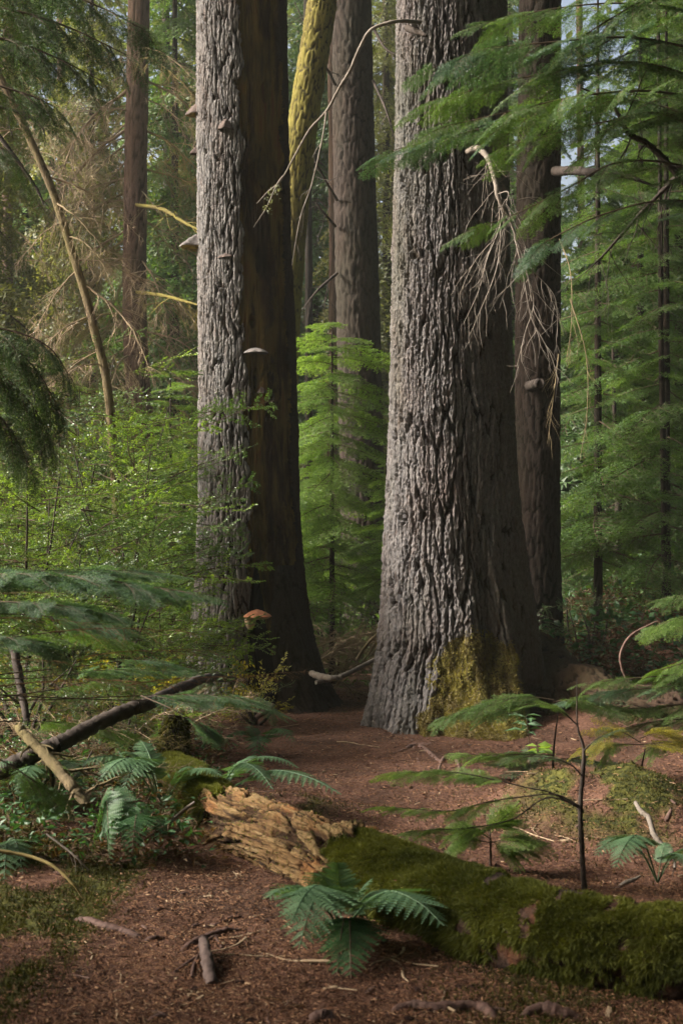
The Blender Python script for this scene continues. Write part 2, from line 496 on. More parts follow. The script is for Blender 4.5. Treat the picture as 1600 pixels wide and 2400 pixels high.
def left_tree():
    Y = 14.0
    cxf, rf = prof(Y, [(-800, 480, 652), (0, 465, 669), (300, 465, 673), (600, 467, 679), (760, 468, 688), (1000, 469, 695), (1200, 468, 700), (1350, 462, 710), (1450, 452, 722), (1540, 446, 738), (1620, 436, 752), (1720, 425, 765)])
    root = thing('old_conifer', 'tall grey barked trunk with shelf fungi and a hollow dark rotten right side', 'tree', (float(cxf(0)), Y, float(gz(cxf(0), Y))))
    zs = np.concatenate([np.linspace(-.25, 7.2, 760)[:-1], np.linspace(7.2, 11.5, 90)])
    holes = [(632, 240, .06, .12), (628, 420, .09, .22), (615, 630, .05, .16), (655, 640, .04, .10), (640, 480, .04, .1), (608, 905, .05, .13), (600, 770, .05, .08), (650, 700, .03, .08), (665, 330, .05, .2)]
    def dead_amount(PH, Z):
        wob = .16 * (fbm(Z * 1.3, Z * 0 + 3, 5, 3) - .5) * 2 + .05 * (vnoise(Z * 14, Z * 0, 8) - .5)
        edge = .04 + wob * .6
        jag = .16 * (fbm(Z * 5, PH * 4, 9, 4) - .5) * 2 + .05 * (vnoise(Z * 38, PH * 6, 10) - .5)
        far = 1.12 + .35 * (fbm(Z * 1.1, PH * 0, 19, 3) - .5)
        d = sstep(edge - .02, edge + .03, PH + jag) * sstep(far + .03, far - .03, PH + jag)
        low = sstep(1.55, 1.25, Z)           # near the base the bark closes in again right of the hollow
        d = d * (1 - low * sstep(.52, .60, PH + .06 * (vnoise(Z * 9, Z * 0, 12) - .5)))
        return d
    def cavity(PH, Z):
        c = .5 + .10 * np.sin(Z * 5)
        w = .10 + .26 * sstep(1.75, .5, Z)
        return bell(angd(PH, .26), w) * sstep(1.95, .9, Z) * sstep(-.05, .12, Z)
    def rad(PH, Z):
        r = rf(Z)
        circ = 2.9
        u = (PH + PI) / (2 * PI) * circ
        h = bark_height(u, Z, circ, .037, .42, 11)
        dead = dead_amount(PH, Z)
        wood = .38 * fbm(u * 42, Z * 3.2, 60, 4) + .25 * fbm(u * 9, Z * .9, 61, 3) + .45 * h * sstep(.45, .6, fbm(u * 4, Z * 1.3, 63, 3))
        rr = r + (1 - dead) * (h * .040 - .02) + dead * (-.08 + .12 * wood)
        for px, py, w, hgt in holes:
            z0 = CAMZ - (py - HOR) * Y / FPX
            p0 = np.arcsin(np.clip(((px - 800) * Y / FPX - cxf(z0)) / rf(z0), -.99, .99))
            rr = rr - dead * .13 * np.clip(1.5 * bell(angd(PH, p0), w * 1.5) * bell(Z - z0, hgt * .8) - .35, 0, 1)
        rr = rr - cavity(PH, Z) * .42 * (.85 + .3 * wood)
        # old scars on the barked side
        for p0, z0 in ((-.2, 4.35), (-.25, 5.6), (-.22, 2.72), (-.5, 5.0)):
            rr = rr + .03 * bell(angd(PH, p0), .13) * bell(Z - z0, .06) - .03 * bell(angd(PH, p0), .05) * bell(Z - z0, .035)
        # root flare
        for p0, a in ((-1.2, .16), (-.35, .10), (.95, .16), (1.7, .22), (2.8, .2)):
            rr = rr + a * bell(angd(PH, p0), .3) * np.exp(-np.clip(Z, 0, 9) / .28)
        rad.h = np.where(dead > .5, wood, h)
        rad.dead = dead
        return rr
    ph, Z, PH, Rr, v = lathe_trunk(lambda z: (cxf(z), Y), rad, zs, 440)
    v = v.reshape(-1, 3) - np.array(root.location)
    q = grid_faces(len(zs), 440)
    dead = rad.dead.reshape(-1)[q].mean(1)
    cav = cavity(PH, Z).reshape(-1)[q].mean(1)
    tone = rad.h.reshape(-1)
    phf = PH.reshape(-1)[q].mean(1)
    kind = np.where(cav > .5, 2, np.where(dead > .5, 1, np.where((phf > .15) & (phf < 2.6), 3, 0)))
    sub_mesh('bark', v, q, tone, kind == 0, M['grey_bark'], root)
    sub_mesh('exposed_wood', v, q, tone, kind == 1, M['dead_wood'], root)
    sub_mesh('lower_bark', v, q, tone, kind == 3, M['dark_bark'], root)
    sub_mesh('hollow', v, q, tone, kind == 2, M['hollow_shade'], root)
    return cxf, rf, Y, root

LT = left_tree()

RT_MOSS = {}
def right_tree():
    Y = 12.5
    cxf, rf = prof(Y, [(-900, 955, 1165), (0, 935, 1180), (200, 933, 1183), (400, 929, 1185), (700, 923, 1190), (900, 922, 1198), (1100, 917, 1208), (1300, 907, 1228), (1400, 903, 1240), (1500, 897, 1252), (1600, 884, 1262), (1750, 874, 1275)])
    root = thing('old_conifer', 'broad grey fissured trunk with a mossy flared root and drooping dead branch', 'tree', (float(cxf(0)), Y, float(gz(cxf(0), Y))))
    zs = np.concatenate([np.linspace(-.35, 6.6, 760)[:-1], np.linspace(6.6, 11, 80)])
    roots = [(-1.45, .10, .24, .30), (-.80, .14, .18, .30), (-.42, .16, .13, .22), (.02, .40, .18, .42), (.34, .80, .20, .34), (1.05, .10, .18, .7), (1.75, .4, .3, .4), (2.7, .3, .3, .4), (-2.3, .3, .3, .4)]
    def rad(PH, Z):
        zc = np.clip(Z, -.4, 20)
        r = rf(Z)
        for p0, a, w, h in roots:
            r = r + a * (1 + .5 * (fbm(PH * 5, Z * 5, 55, 3) - .5)) * bell(angd(PH, p0 + .10 * np.sin(zc * 2)), w) * np.exp(-np.clip(zc + .05, 0, 9) / h)
        # long shallow flutes running up the trunk
        r = r + .030 * np.cos(5 * PH + .5 * zc + .6) * sstep(5, .3, Z) + .05 * bell(angd(PH, .62 - .10 * zc), .12) * sstep(1.9, .4, Z) - .07 * bell(angd(PH, .40 - .05 * zc), .12) * sstep(1.9, .2, Z)
        # gap between the roots
        r = r - .62 * gap(PH, Z)
        circ = 3.3
        u = (PH + PI) / (2 * PI) * circ
        h = bark_height(u, Z, circ, .048, .70, 77)
        ms = moss(PH, Z)
        rad.h = h
        return r + (h * .062 - .034) * (1 - .55 * ms) + ms * .09 * (fbm(PH * 9, Z * 8, 57, 3) - .4)
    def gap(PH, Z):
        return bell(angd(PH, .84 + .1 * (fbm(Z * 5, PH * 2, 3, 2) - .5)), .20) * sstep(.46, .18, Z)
    def moss(PH, Z):
        w = (.44 + .10 * sstep(.3, .0, Z)) * sstep(1.02, .62, Z) + .03
        return sstep(1.25, .8, np.abs(angd(PH, .14)) / w + 1.1 * (fbm(PH * 7, Z * 7, 33, 4) - .5)) * sstep(.98, .62, Z + .25 * (fbm(PH * 4, Z * 3, 35, 3) - .5))
    ph, Z, PH, Rr, v = lathe_trunk(lambda z: (cxf(z), Y), rad, zs, 520)
    v = v.reshape(-1, 3) - np.array(root.location)
    q = grid_faces(len(zs), 520)
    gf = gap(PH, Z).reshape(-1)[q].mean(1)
    mf = moss(PH, Z).reshape(-1)[q].mean(1)
    sub_mesh('bark', v, q, rad.h.reshape(-1), (mf <= .35) & (gf <= .35), M['big_bark'], root)
    sub_mesh('hollow', v, q, rad.h.reshape(-1), gf > .35, M['hollow_shade'], root)
    sub_mesh('mossy_root', v, q, rad.h.reshape(-1), (mf > .35) & (gf <= .35), M['moss_base'], root)
    RT_MOSS.update(v=v, q=q, m=moss(PH, Z).reshape(-1))
    return cxf, rf, Y, root

RT = right_tree()

def trunk_mesh(path, rad, k=64, rows=200, cw=.05, ch=.3, depth=.02, seed=1, flare=.5):
    """curved trunk with fissured bark; path and rad are world coordinates, the first point at the ground"""
    c = smooth_path(path, rows)
    s = np.concatenate([[0], np.cumsum(np.linalg.norm(np.diff(c, axis=0), axis=1))])
    rr = np.interp(np.linspace(0, 1, rows), np.linspace(0, 1, len(rad)), rad)
    v, q, A, B, T = tube_vf(c, rr, k)
    th = np.linspace(0, 2 * PI, k, endpoint=False)
    circ = 2 * PI * rr.mean()
    U, S = np.meshgrid(th / (2 * PI) * circ, s)
    h = bark_height(U, S, circ, cw, ch, seed)
    fl = 1 + flare * np.exp(-S / .35) * (.6 + .4 * np.cos(4 * U / circ * 2 * PI + seed))
    R2 = rr[:, None] * fl + (h - .4) * depth
    v = c[:, None, :] + R2[..., None] * (np.cos(th)[None, :, None] * A[:, None, :] + np.sin(th)[None, :, None] * B[:, None, :])
    mb = MB()
    mb.add(v.reshape(-1, 3), q, 0, h.reshape(-1))
    return mb, c, rr

def plain_tree(name, label, pts_px, rad_px, Y, mat, seed, k=48, rows=220, cw=.05, depth=.02, group=None, top=5.0, flare=.4):
    """trunk through photo pixels at depth Y, carried on above the frame"""
    pts = [P(a, b, Y) for a, b in pts_px]
    base = pts[0]
    base.z = float(gz(base.x, base.y)) - .15
    last, prev = pts[-1], pts[-2]
    d = (last - prev).normalized()
    pts.append(last + d * top)
    rad = [r * Y / FPX for r in rad_px] + [rad_px[-1] * Y / FPX * .8]
    root = thing(name, label, 'tree', base, group)
    mb, c, rr = trunk_mesh(pts, rad, k, rows, cw, .3, depth, seed, flare)
    mb.v[0] -= np.array(base)
    mb.build('trunk', mat, root)
    return root

back_r = plain_tree('conifer_tree', 'dark narrow trunk close behind the right side of the broad grey trunk', [(1262, 1620), (1258, 1300), (1259, 900), (1261, 500), (1265, 0)], [62, 52, 51, 50, 47], 13.9, M['dark_bark'], 41, k=90, rows=300, cw=.05, depth=.022, flare=.7)
plain_tree('conifer_tree', 'straight brown trunk behind the gap between the two great trunks', [(862, 1560), (850, 1200), (838, 700), (828, 300), (824, 0)], [52, 50, 49, 47, 44], 20.0, M['dark_bark'], 42, k=100, rows=260, cw=.07, depth=.03)
plain_tree('leaning_tree', 'leaning yellow mossy trunk passing behind the grey trunk with shelf fungi', [(640, 1580), (655, 1100), (672, 700), (702, 350), (750, 40), (765, -80)], [36, 34, 33, 33, 33, 31], 18.0, M['mossy_bark'], 43, k=70, rows=300, cw=.05, depth=.03)
left_brown = plain_tree('spruce_tree', 'reddish brown trunk ringed by dead twiggy boughs on the left', [(345, 1520), (338, 1100), (318, 800), (317, 500), (326, 0)], [30, 29, 27, 26, 24], 22.0, M['brown_bark'], 44, k=50, rows=160, cw=.08, depth=.025)
far_left = plain_tree('spruce_tree', 'thin reddish trunk at the far left behind the leaning pole', [(22, 1500), (20, 900), (18, 500), (20, 150), (22, 0)], [14, 13, 12, 12, 11], 25.0, M['brown_bark'], 45, k=30, rows=90, cw=.08, depth=.02)
lean = plain_tree('leaning_tree', 'thin leaning olive pole crossing the dead twigs on the left', [(300, 1600), (262, 1000), (220, 765), (173, 602), (122, 444), (66, 316), (5, 189)], [11, 10, 10, 9, 9, 9, 9], 13.0, M['pole_bark'], 46, k=16, rows=140, cw=.03, depth=.006, top=3)
right_thin = plain_tree('young_conifer', 'thin dark pole standing among the hemlocks near the right edge', [(1558, 1450), (1553, 1100), (1548, 800), (1546, 500), (1542, 100)], [7, 6.5, 6, 5, 4], 15.0, M['dark_bark'], 47, k=14, rows=90, cw=.04, depth=.006, top=1)
right_thin2 = plain_tree('young_conifer', 'short dark stem before the shaded bank right of the big trunks', [(1450, 1470), (1446, 1300), (1448, 1150), (1440, 1000), (1436, 850)], [10, 9, 8, 5, 3], 17.0, M['dark_bark'], 48, k=14, rows=70, cw=.04, depth=.008, top=.4)

# ------------------------------------------------------------------ foliage meshes
def needles(mb, segs, rng, spacing, nlen, nwid, mat, tilt=.45):
    """flat rows of needles along straight pieces (p0, p1, normal)"""
    for p0, p1, tone in segs:
        d = p1 - p0
        L = np.linalg.norm(d)
        if L < 1e-4: continue
        d = d / L
        n = max(2, int(L / spacing))
        t = (np.arange(n) + rng.random(n) * .6) / n
        up = np.array([0, 0, 1.]) + rng.normal(0, tilt, (n, 3))
        sd = np.cross(up, d); sd /= np.linalg.norm(sd, axis=1)[:, None] + 1e-9
        sgn = np.where(np.arange(n) % 2, 1, -1)[:, None]
        base = p0 + t[:, None] * (p1 - p0)
        ln = nlen * (.7 + .5 * rng.random(n))[:, None]
        tip = base + (sd * sgn + d * .45) * ln
        w = d * nwid * .5
        v = np.stack([base - w, base + w, tip], 1).reshape(-1, 3)
        mb.add(v, np.arange(3 * n).reshape(-1, 3), mat, np.repeat(np.clip(tone + rng.normal(0, .15, n), 0, 1), 3))

def hemlock_spray(seed, droop=.18, nt=24, spread=.42, spacing=.0125, nlen=.026, nwid=.013, drop=.25):
    rng = np.random.default_rng(seed)
    mb = MB()
    L = 1.0
    t = np.linspace(0, 1, 12)
    wy = .05 * np.sin(t * 4 + rng.random() * 6) * t
    main = np.stack([t * L, wy, -droop * t ** 2], 1)
    tube(mb, main, .007 * (1 - t) + .0012, 4, 0, .4, cap=False)
    segs = []
    at = lambda s: np.array([np.interp(s, t, main[:, i]) for i in range(3)])
    for i in range(len(t) - 1):
        if t[i] > .12: segs.append((main[i], main[i + 1], .5))
    side = 1
    for s in np.linspace(.06, .97, nt):
        side = -side
        ln = L * spread * (1 - s) ** .65 * min(1, .45 + s * 2.2) * (.65 + .6 * rng.random()) + .04
        a = R(52 + rng.normal(0, 8)) * side
        p0 = at(s)
        d = np.array([math.cos(a), math.sin(a), 0])
        prev = p0
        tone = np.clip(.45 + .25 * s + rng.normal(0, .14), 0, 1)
        pts = [p0]
        m = 6
        for j in range(1, m + 1):
            q = p0 + d * ln * j / m + np.array([ln * .10 * (j / m) ** 2, 0, -drop * ln * (j / m) ** 1.6])
            q = q + rng.normal(0, .006, 3)
            segs.append((prev, q, tone))
            pts.append(q); prev = q
        tube(mb, pts, np.linspace(.003, .0008, len(pts)), 3, 0, .4, cap=False)
        ss = 1
        for k, f in enumerate(np.linspace(.12, .92, max(3, int(ln / .034)))):
            ss = -ss
            i0 = min(int(f * m), m - 1)
            b0 = pts[i0] + (pts[i0 + 1] - pts[i0]) * (f * m - i0)
            sl = ln * .36 * (1 - f) ** .7 * (.6 + .7 * rng.random()) + .02
            aa = a + R(48) * ss
            e = b0 + np.array([math.cos(aa), math.sin(aa), -.30 + rng.normal(0, .14)]) * sl
            segs.append((b0, e, np.clip(tone + rng.normal(0, .1) + .1, 0, 1)))
    needles(mb, segs, rng, spacing, nlen, nwid, 1)
    return mb

def dead_spray(seed, n1=16, r0=.010, droop=.30, kinks=.05, sub=7):
    """leafless bough with many fine twigs"""
    rng = np.random.default_rng(seed)
    mb = MB()
    t = np.linspace(0, 1, 14)
    main = np.stack([t, .06 * np.sin(3 * t + seed) * t, -droop * t ** 1.7 + .05 * np.sin(t * 3)], 1) + np.cumsum(rng.normal(0, .006, (14, 3)), 0)
    tube(mb, main, r0 * (1 - .85 * t), 5, 0, .5, cap=False)
    for i in range(n1):
        s = .12 + .85 * (i + rng.random()) / n1
        p0 = np.array([np.interp(s, t, main[:, c]) for c in range(3)])
        a = R(rng.uniform(25, 70)) * (1 if i % 2 else -1)
        ln = (.42 * (1 - s) + .14) * rng.uniform(.6, 1.2)
        d = np.array([math.cos(a), math.sin(a), rng.normal(-.25, .25)])
        d /= np.linalg.norm(d)
        pts = [p0]
        for j in range(6):
            d = d + rng.normal(0, .10, 3) + np.array([.02, 0, -.10]); d /= np.linalg.norm(d)
            pts.append(pts[-1] + d * ln / 6)
        tube(mb, pts, np.linspace(r0 * .38, r0 * .10, 7), 3, 0, .5, cap=False)
        for k in range(sub):
            b = 1 + rng.integers(0, 5)
            q0 = pts[b]
            dd = (pts[b + 1] - pts[b]); dd /= np.linalg.norm(dd)
            dd = dd + rng.normal(0, .55, 3) + np.array([0, 0, -.25]); dd /= np.linalg.norm(dd)
            l2 = ln * rng.uniform(.2, .5)
            tube(mb, [q0, q0 + dd * l2 * .5 + rng.normal(0, .01, 3), q0 + dd * l2 + np.array([0, 0, -.05 * l2])], [r0 * .16, r0 * .11, r0 * .07], 3, 0, .5, cap=False)
    return mb

def add_leaves(mb, pos, dirs, size, rng, mat, tone, wid=.5, fold=.25):
    """folded rhombic leaves"""
    n = len(pos)
    up = np.array([0, 0, 1.]) + rng.normal(0, .5, (n, 3))
    sd = np.cross(dirs, up); sd /= np.linalg.norm(sd, axis=1)[:, None] + 1e-9
    nrm = np.cross(sd, dirs)
    sz = (size * (.7 + .6 * rng.random(n)))[:, None]
    mid = pos + dirs * sz * .48 + nrm * sz * fold * .35
    v = np.stack([pos, mid + sd * sz * wid * .5, pos + dirs * sz - nrm * sz * .1, mid - sd * sz * wid * .5, pos + dirs * sz * .5], 1).reshape(-1, 3)
    b = np.arange(n)[:, None] * 5
    f = np.concatenate([b + np.array([[0, 4, 1]]), b + np.array([[1, 4, 2]]), b + np.array([[0, 3, 4]]), b + np.array([[3, 2, 4]])])
    mb.add(v, f, mat, np.repeat(np.clip(tone + rng.normal(0, .18, n), 0, 1), 5))

def leafy_spray(seed, n1=12, leaf=.034, wid=.5, per=22, droop=.12):
    rng = np.random.default_rng(seed)
    mb = MB()
    t = np.linspace(0, 1, 10)
    main = np.stack([t, .08 * np.sin(3 * t + seed), .12 * t - droop * t ** 2], 1)
    tube(mb, main, .006 * (1 - t) + .0015, 4, 0, .4, cap=False)
    for i in range(n1):
        s = .10 + .88 * (i + rng.random() * .6) / n1
        p0 = np.array([np.interp(s, t, main[:, c]) for c in range(3)])
        a = R(rng.uniform(30, 65)) * (1 if i % 2 else -1)
        ln = (.40 * (1 - s) + .12) * rng.uniform(.7, 1.2)
        d = np.array([math.cos(a), math.sin(a), rng.normal(.05, .22)]); d /= np.linalg.norm(d)
        pts = [p0]
        for j in range(5):
            d = d + rng.normal(0, .12, 3); d /= np.linalg.norm(d)
            pts.append(pts[-1] + d * ln / 5)
        pts = np.array(pts)
        tube(mb, pts, np.linspace(.0028, .001, 6), 3, 0, .4, cap=False)
        f = (np.arange(per) + rng.random(per)) / per * 4.999
        i0 = f.astype(int)
        pos = pts[i0] + (pts[i0 + 1] - pts[i0]) * (f - i0)[:, None]
        ax = pts[i0 + 1] - pts[i0]; ax /= np.linalg.norm(ax, axis=1)[:, None]
        sd = np.cross(ax, [0, 0, 1.])
        dirs = ax * .6 + sd * np.where(np.arange(per) % 2, 1, -1)[:, None] + rng.normal(0, .25, (per, 3))
        dirs /= np.linalg.norm(dirs, axis=1)[:, None]
        add_leaves(mb, pos, dirs, leaf, rng, 1, .45 + rng.normal(0, .1), wid)
    return mb

def variants(mk, n, mats, name='branch'):
    return [mk(s).mesh(name, mats) for s in range(n)]

def fol(mats_leaf, base=0, n=4, **kw):
    return [hemlock_spray(base + s, **kw).mesh('bough', [M['stem'], M[mats_leaf]], smooth=False) for s in range(n)]

S = {}
S['mid'] = fol('hemlock', 0, 4)
S['bright'] = fol('hemlock_bright', 10, 4, droop=.22, nlen=.030, nwid=.015)
S['blue'] = fol('hemlock_blue', 20, 3, droop=.08, spacing=.010, nlen=.028)
S['dark'] = fol('hemlock_dark', 30, 3, droop=.28, drop=.35)
S['olive'] = fol('hemlock_olive', 40, 3, droop=.35, drop=.6, spread=.36)
S['far'] = fol('hemlock', 50, 3, nt=20, spacing=.016, nlen=.040, nwid=.024, droop=.30, drop=.45)
S['far_bright'] = fol('hemlock_bright', 60, 3, nt=20, spacing=.016, nlen=.040, nwid=.024, droop=.25, drop=.4)
S['far_dark'] = fol('hemlock_dark', 70, 3, nt=20, spacing=.016, nlen=.040, nwid=.024, droop=.30, drop=.45)
S['far_olive'] = fol('hemlock_olive', 75, 3, nt=18, spacing=.017, nlen=.038, nwid=.022, droop=.4, drop=.7)
S['dead'] = [dead_spray(80 + s).mesh('dead_bough', [M['dry_twig']]) for s in range(4)]
S['dead_olive'] = [dead_spray(90 + s, 20, .009, .35, sub=9).mesh('dead_bough', [M['olive_twig']]) for s in range(3)]
S['dead_tan'] = [dead_spray(85 + s, 18, .009, .40, sub=9).mesh('dead_bough', [M['tan_twig']]) for s in range(3)]
S['holly'] = [leafy_spray(100 + s).mesh('leafy_branch', [M['stem'], M['holly']], smooth=False) for s in range(4)]
S['holly_bright'] = [leafy_spray(110 + s).mesh('leafy_branch', [M['stem'], M['holly_bright']], smooth=False) for s in range(4)]

RNG = random.Random(7)

def bough(root, me, a, b, roll=0.0, width=1.0, name='bough'):
    """a shared bough mesh laid from a to b in world coordinates"""
    a, b = Vector(a), Vector(b)
    d = b - a
    L = d.length
    x = d.normalized()
    up = Vector((0, 0, 1)) if abs(x.z) < .95 else Vector((0, 1, 0))
    y = up.cross(x).normalized()
    z = x.cross(y)
    if roll:
        q = Quaternion(x, roll)
        y, z = q @ y, q @ z
    o = link(name, me, root)
    mw = Matrix((x * L, y * L * width, z * L * width)).transposed().to_4x4()
    mw.translation = a - root.location
    o.matrix_local = mw
    return o

def boughs(root, kind, lst, Y, n_roll=.25, width=1.0):
    """lst: (ax, ay, bx, by[, dYa, dYb]) in photo pixels around depth Y"""
    for i, e in enumerate(lst):
        ax, ay, bx, by = e[:4]
        da, db = (e[4], e[5]) if len(e) > 4 else (RNG.uniform(-.15, .15), RNG.uniform(-.3, .3))
        me = S[kind][i % len(S[kind])]
        bough(root, me, P(ax, ay, Y + da), P(bx, by, Y + db), RNG.uniform(-n_roll, n_roll), width, 'dead_bough' if kind.startswith('dead') else 'leafy_branch' if kind.startswith('holly') else 'bough')

def conifer(name, label, x, y, h, r, kind, n, blen, z0=.8, mat='dark_bark', group=None, droop=.35, seed=0, trunk_k=14, width=1.0, taper=.75, lean=0):
    """whole tree: tapered trunk and boughs all round, shared bough meshes"""
    rg = random.Random(seed * 31 + 5)
    base = Vector((x, y, float(gz(x, y)) - .1))
    root = thing(name, label, 'tree', base, group)
    pts = [base, base + Vector((lean * .3, 0, h * .33)), base + Vector((lean * .7, 0, h * .66)), base + Vector((lean, 0, h))]
    mb, c, rr = trunk_mesh(pts, [r, r * .8, r * .5, r * .12], trunk_k, 60, .06, .3, min(.02, r * .15), seed + 200, .25)
    mb.v[0] -= np.array(base)
    mb.build('trunk', M[mat], root)
    ga = rg.random() * 6
    for i in range(n):
        f = (i + rg.random()) / n
        z = z0 + (h - z0) * f * .97
        az = ga + i * 2.39996 + rg.uniform(-.4, .4)
        L = blen * (1 - taper * f) * rg.uniform(.65, 1.2)
        s = z / h
        a = base + Vector((lean * s, 0, z))
        dz = -droop * L * rg.uniform(.4, 1.4) + (.25 * L if f > .85 else 0)
        b = a + Vector((math.cos(az) * L, math.sin(az) * L, dz))
        bough(root, rg.choice(S[kind]), a, b, rg.uniform(-.4, .4), width)
    return root

# ------------------------------------------------------------------ background trees
def X(px, Y): return (px - 800) * Y / FPX
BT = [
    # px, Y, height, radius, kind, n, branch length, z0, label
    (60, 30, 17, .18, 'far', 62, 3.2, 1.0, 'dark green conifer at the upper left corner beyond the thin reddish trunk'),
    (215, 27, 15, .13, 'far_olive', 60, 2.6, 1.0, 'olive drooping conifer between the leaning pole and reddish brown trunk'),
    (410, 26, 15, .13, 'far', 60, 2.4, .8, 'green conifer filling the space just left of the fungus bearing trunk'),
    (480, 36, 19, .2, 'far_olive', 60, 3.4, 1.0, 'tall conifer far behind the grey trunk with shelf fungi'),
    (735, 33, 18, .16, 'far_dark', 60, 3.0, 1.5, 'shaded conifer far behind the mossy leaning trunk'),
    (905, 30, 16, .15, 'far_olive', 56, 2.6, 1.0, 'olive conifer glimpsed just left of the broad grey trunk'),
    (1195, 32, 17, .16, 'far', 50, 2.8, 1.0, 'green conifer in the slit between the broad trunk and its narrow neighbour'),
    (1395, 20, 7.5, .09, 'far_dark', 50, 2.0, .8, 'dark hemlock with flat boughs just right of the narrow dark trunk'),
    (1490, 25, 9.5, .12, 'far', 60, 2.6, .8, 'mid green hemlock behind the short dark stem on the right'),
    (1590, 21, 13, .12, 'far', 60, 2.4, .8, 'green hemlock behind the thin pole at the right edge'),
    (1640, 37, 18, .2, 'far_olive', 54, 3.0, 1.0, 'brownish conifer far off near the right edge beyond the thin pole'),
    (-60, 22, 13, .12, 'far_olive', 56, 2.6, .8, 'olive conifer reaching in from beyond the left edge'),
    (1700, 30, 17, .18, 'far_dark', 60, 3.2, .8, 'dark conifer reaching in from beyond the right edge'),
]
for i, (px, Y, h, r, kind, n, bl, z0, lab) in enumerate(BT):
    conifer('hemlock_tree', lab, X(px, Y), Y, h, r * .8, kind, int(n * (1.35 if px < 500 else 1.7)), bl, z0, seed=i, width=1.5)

# one far mass of wood beyond
def leaf_mass(name, label, boxes, mat, seed, kind='stuff', cat='forest', gap=None):
    rng = np.random.default_rng(seed)
    mb = MB()
    for (x0, x1, y0, y1, z0, z1, nclump, per, csz, lsz) in boxes:
        c = np.stack([rng.uniform(x0, x1, nclump), rng.uniform(y0, y1, nclump), rng.uniform(z0, z1, nclump)], 1)
        if gap:
            c = c[~((c[:, 0] > gap[0]) & (c[:, 0] < gap[1]) & (c[:, 2] > gap[2]))]
            nclump = len(c)
        pos = (c[:, None, :] + rng.normal(0, 1, (nclump, per, 3)) * np.array([csz, csz, csz * .35])).reshape(-1, 3)
        d = rng.normal(0, 1, (len(pos), 3)) * np.array([1, 1, .4]); d /= np.linalg.norm(d, axis=1)[:, None]
        add_leaves(mb, pos, d, lsz, rng, 0, np.repeat(rng.uniform(.2, .8, nclump), per))
    o = mb.build(name, M[mat], smooth=False)
    return tag(o, label, cat, kind=kind)

leaf_mass('far_woodland', 'far wood of mixed green foliage closing the view behind every trunk', [
    (-24, 24, 44, 60, 2, 28, 2300, 34, .95, .42),
    (-12, 12, 36, 44, 0, 9, 420, 34, .7, .30)], 'far_leaf', 5, gap=(6.3, 10.2, 12))
for i, (px, Y, rr_) in enumerate([(385, 34, .12), (560, 40, .2), (712, 28, .08), (768, 26, .09), (905, 42, .22), (1352, 33, .10), (1500, 40, .18), (140, 40, .16), (1180, 40, .2)]):
    labs = ['slim trunk in the haze left of the fungus bearing trunk', 'far trunk hidden behind the grey trunk', 'dark slim trunk between the mossy leaning trunk and the straight brown one',
            'slim dark trunk touching the left side of the straight brown trunk', 'distant trunk left of the broad grey trunk', 'distant trunk below the bright sky gap', 'distant trunk behind the right hand hemlocks',
            'distant trunk behind the leaning olive pole', 'distant trunk in the slit beside the broad trunk']
    x = X(px, Y)
    base = Vector((x, Y, float(gz(x, Y)) - .2))
    mb, c, r2 = trunk_mesh([base, base + Vector((.1, 0, 6)), base + Vector((0, 0, 18))], [rr_, rr_ * .85, rr_ * .6], 16, 60, .1, .4, .02, 300 + i, .2)
    mb.v[0] -= np.array(base)
    o = mb.build('distant_trunk', M['brown_bark' if i % 2 else 'dark_bark'], loc=base)
    tag(o, labs[i], 'tree')

# unseen forest foliage, added and thinned to shape the light (all outside the frame)
leaf_mass('shade_canopy', 'high unseen conifer foliage added to hold back sky light', [
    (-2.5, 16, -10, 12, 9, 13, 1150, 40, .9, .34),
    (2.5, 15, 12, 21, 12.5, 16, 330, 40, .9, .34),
    (-12, -3, -10, 2, 11, 15, 160, 40, .8, .34)], 'hemlock_dark', 6, cat='shade_canopy')
leaf_mass('thicket', 'dense unseen conifer thicket added to hold back side light', [
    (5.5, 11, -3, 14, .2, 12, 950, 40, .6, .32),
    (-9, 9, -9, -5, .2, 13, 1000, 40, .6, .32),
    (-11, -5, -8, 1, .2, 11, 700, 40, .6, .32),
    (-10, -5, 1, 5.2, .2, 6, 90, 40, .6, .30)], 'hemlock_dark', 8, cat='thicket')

# ================================================================== PART TWO
def on_trunk(T, px, py, out=0.0):
    """point on the camera side of a great trunk and its outward normal"""
    cxf, rf, Y, root = T
    z = CAMZ - (py - HOR) * Y / FPX
    for _ in range(4):
        s = np.clip(((px - 800) * Y / FPX - float(cxf(z))) / float(rf(z)), -1.0, 1.0)
        ph = math.asin(s)
    r = float(rf(z)) + out
    n = Vector((math.sin(ph), -math.cos(ph), 0))
    return Vector((float(cxf(z)), Y, z)) + n * r, n

# ------------------------------------------------------------------ shelf fungi on the left trunk
M['shelf_grey'] = simple_mat('shelf_grey', [(.3, (.075, .065, .06)), (.7, (.19, .17, .16))], 30)
M['shelf_brown'] = simple_mat('shelf_brown', [(.3, (.05, .035, .03)), (.7, (.13, .095, .08))], 30)
M['shelf_orange'] = simple_mat('shelf_orange', [(.3, (.30, .10, .045)), (.7, (.44, .20, .11))], 22)
M['pore_dark'] = simple_mat('pore_dark', [(.3, (.03, .022, .018)), (.7, (.07, .05, .04))], 40)
M['pore_yellow'] = simple_mat('pore_yellow', [(.35, (.05, .035, .02)), (.65, (.26, .19, .05))], 22)
M['pore_cream'] = simple_mat('pore_cream', [(.3, (.28, .19, .11)), (.7, (.40, .31, .20))], 22)

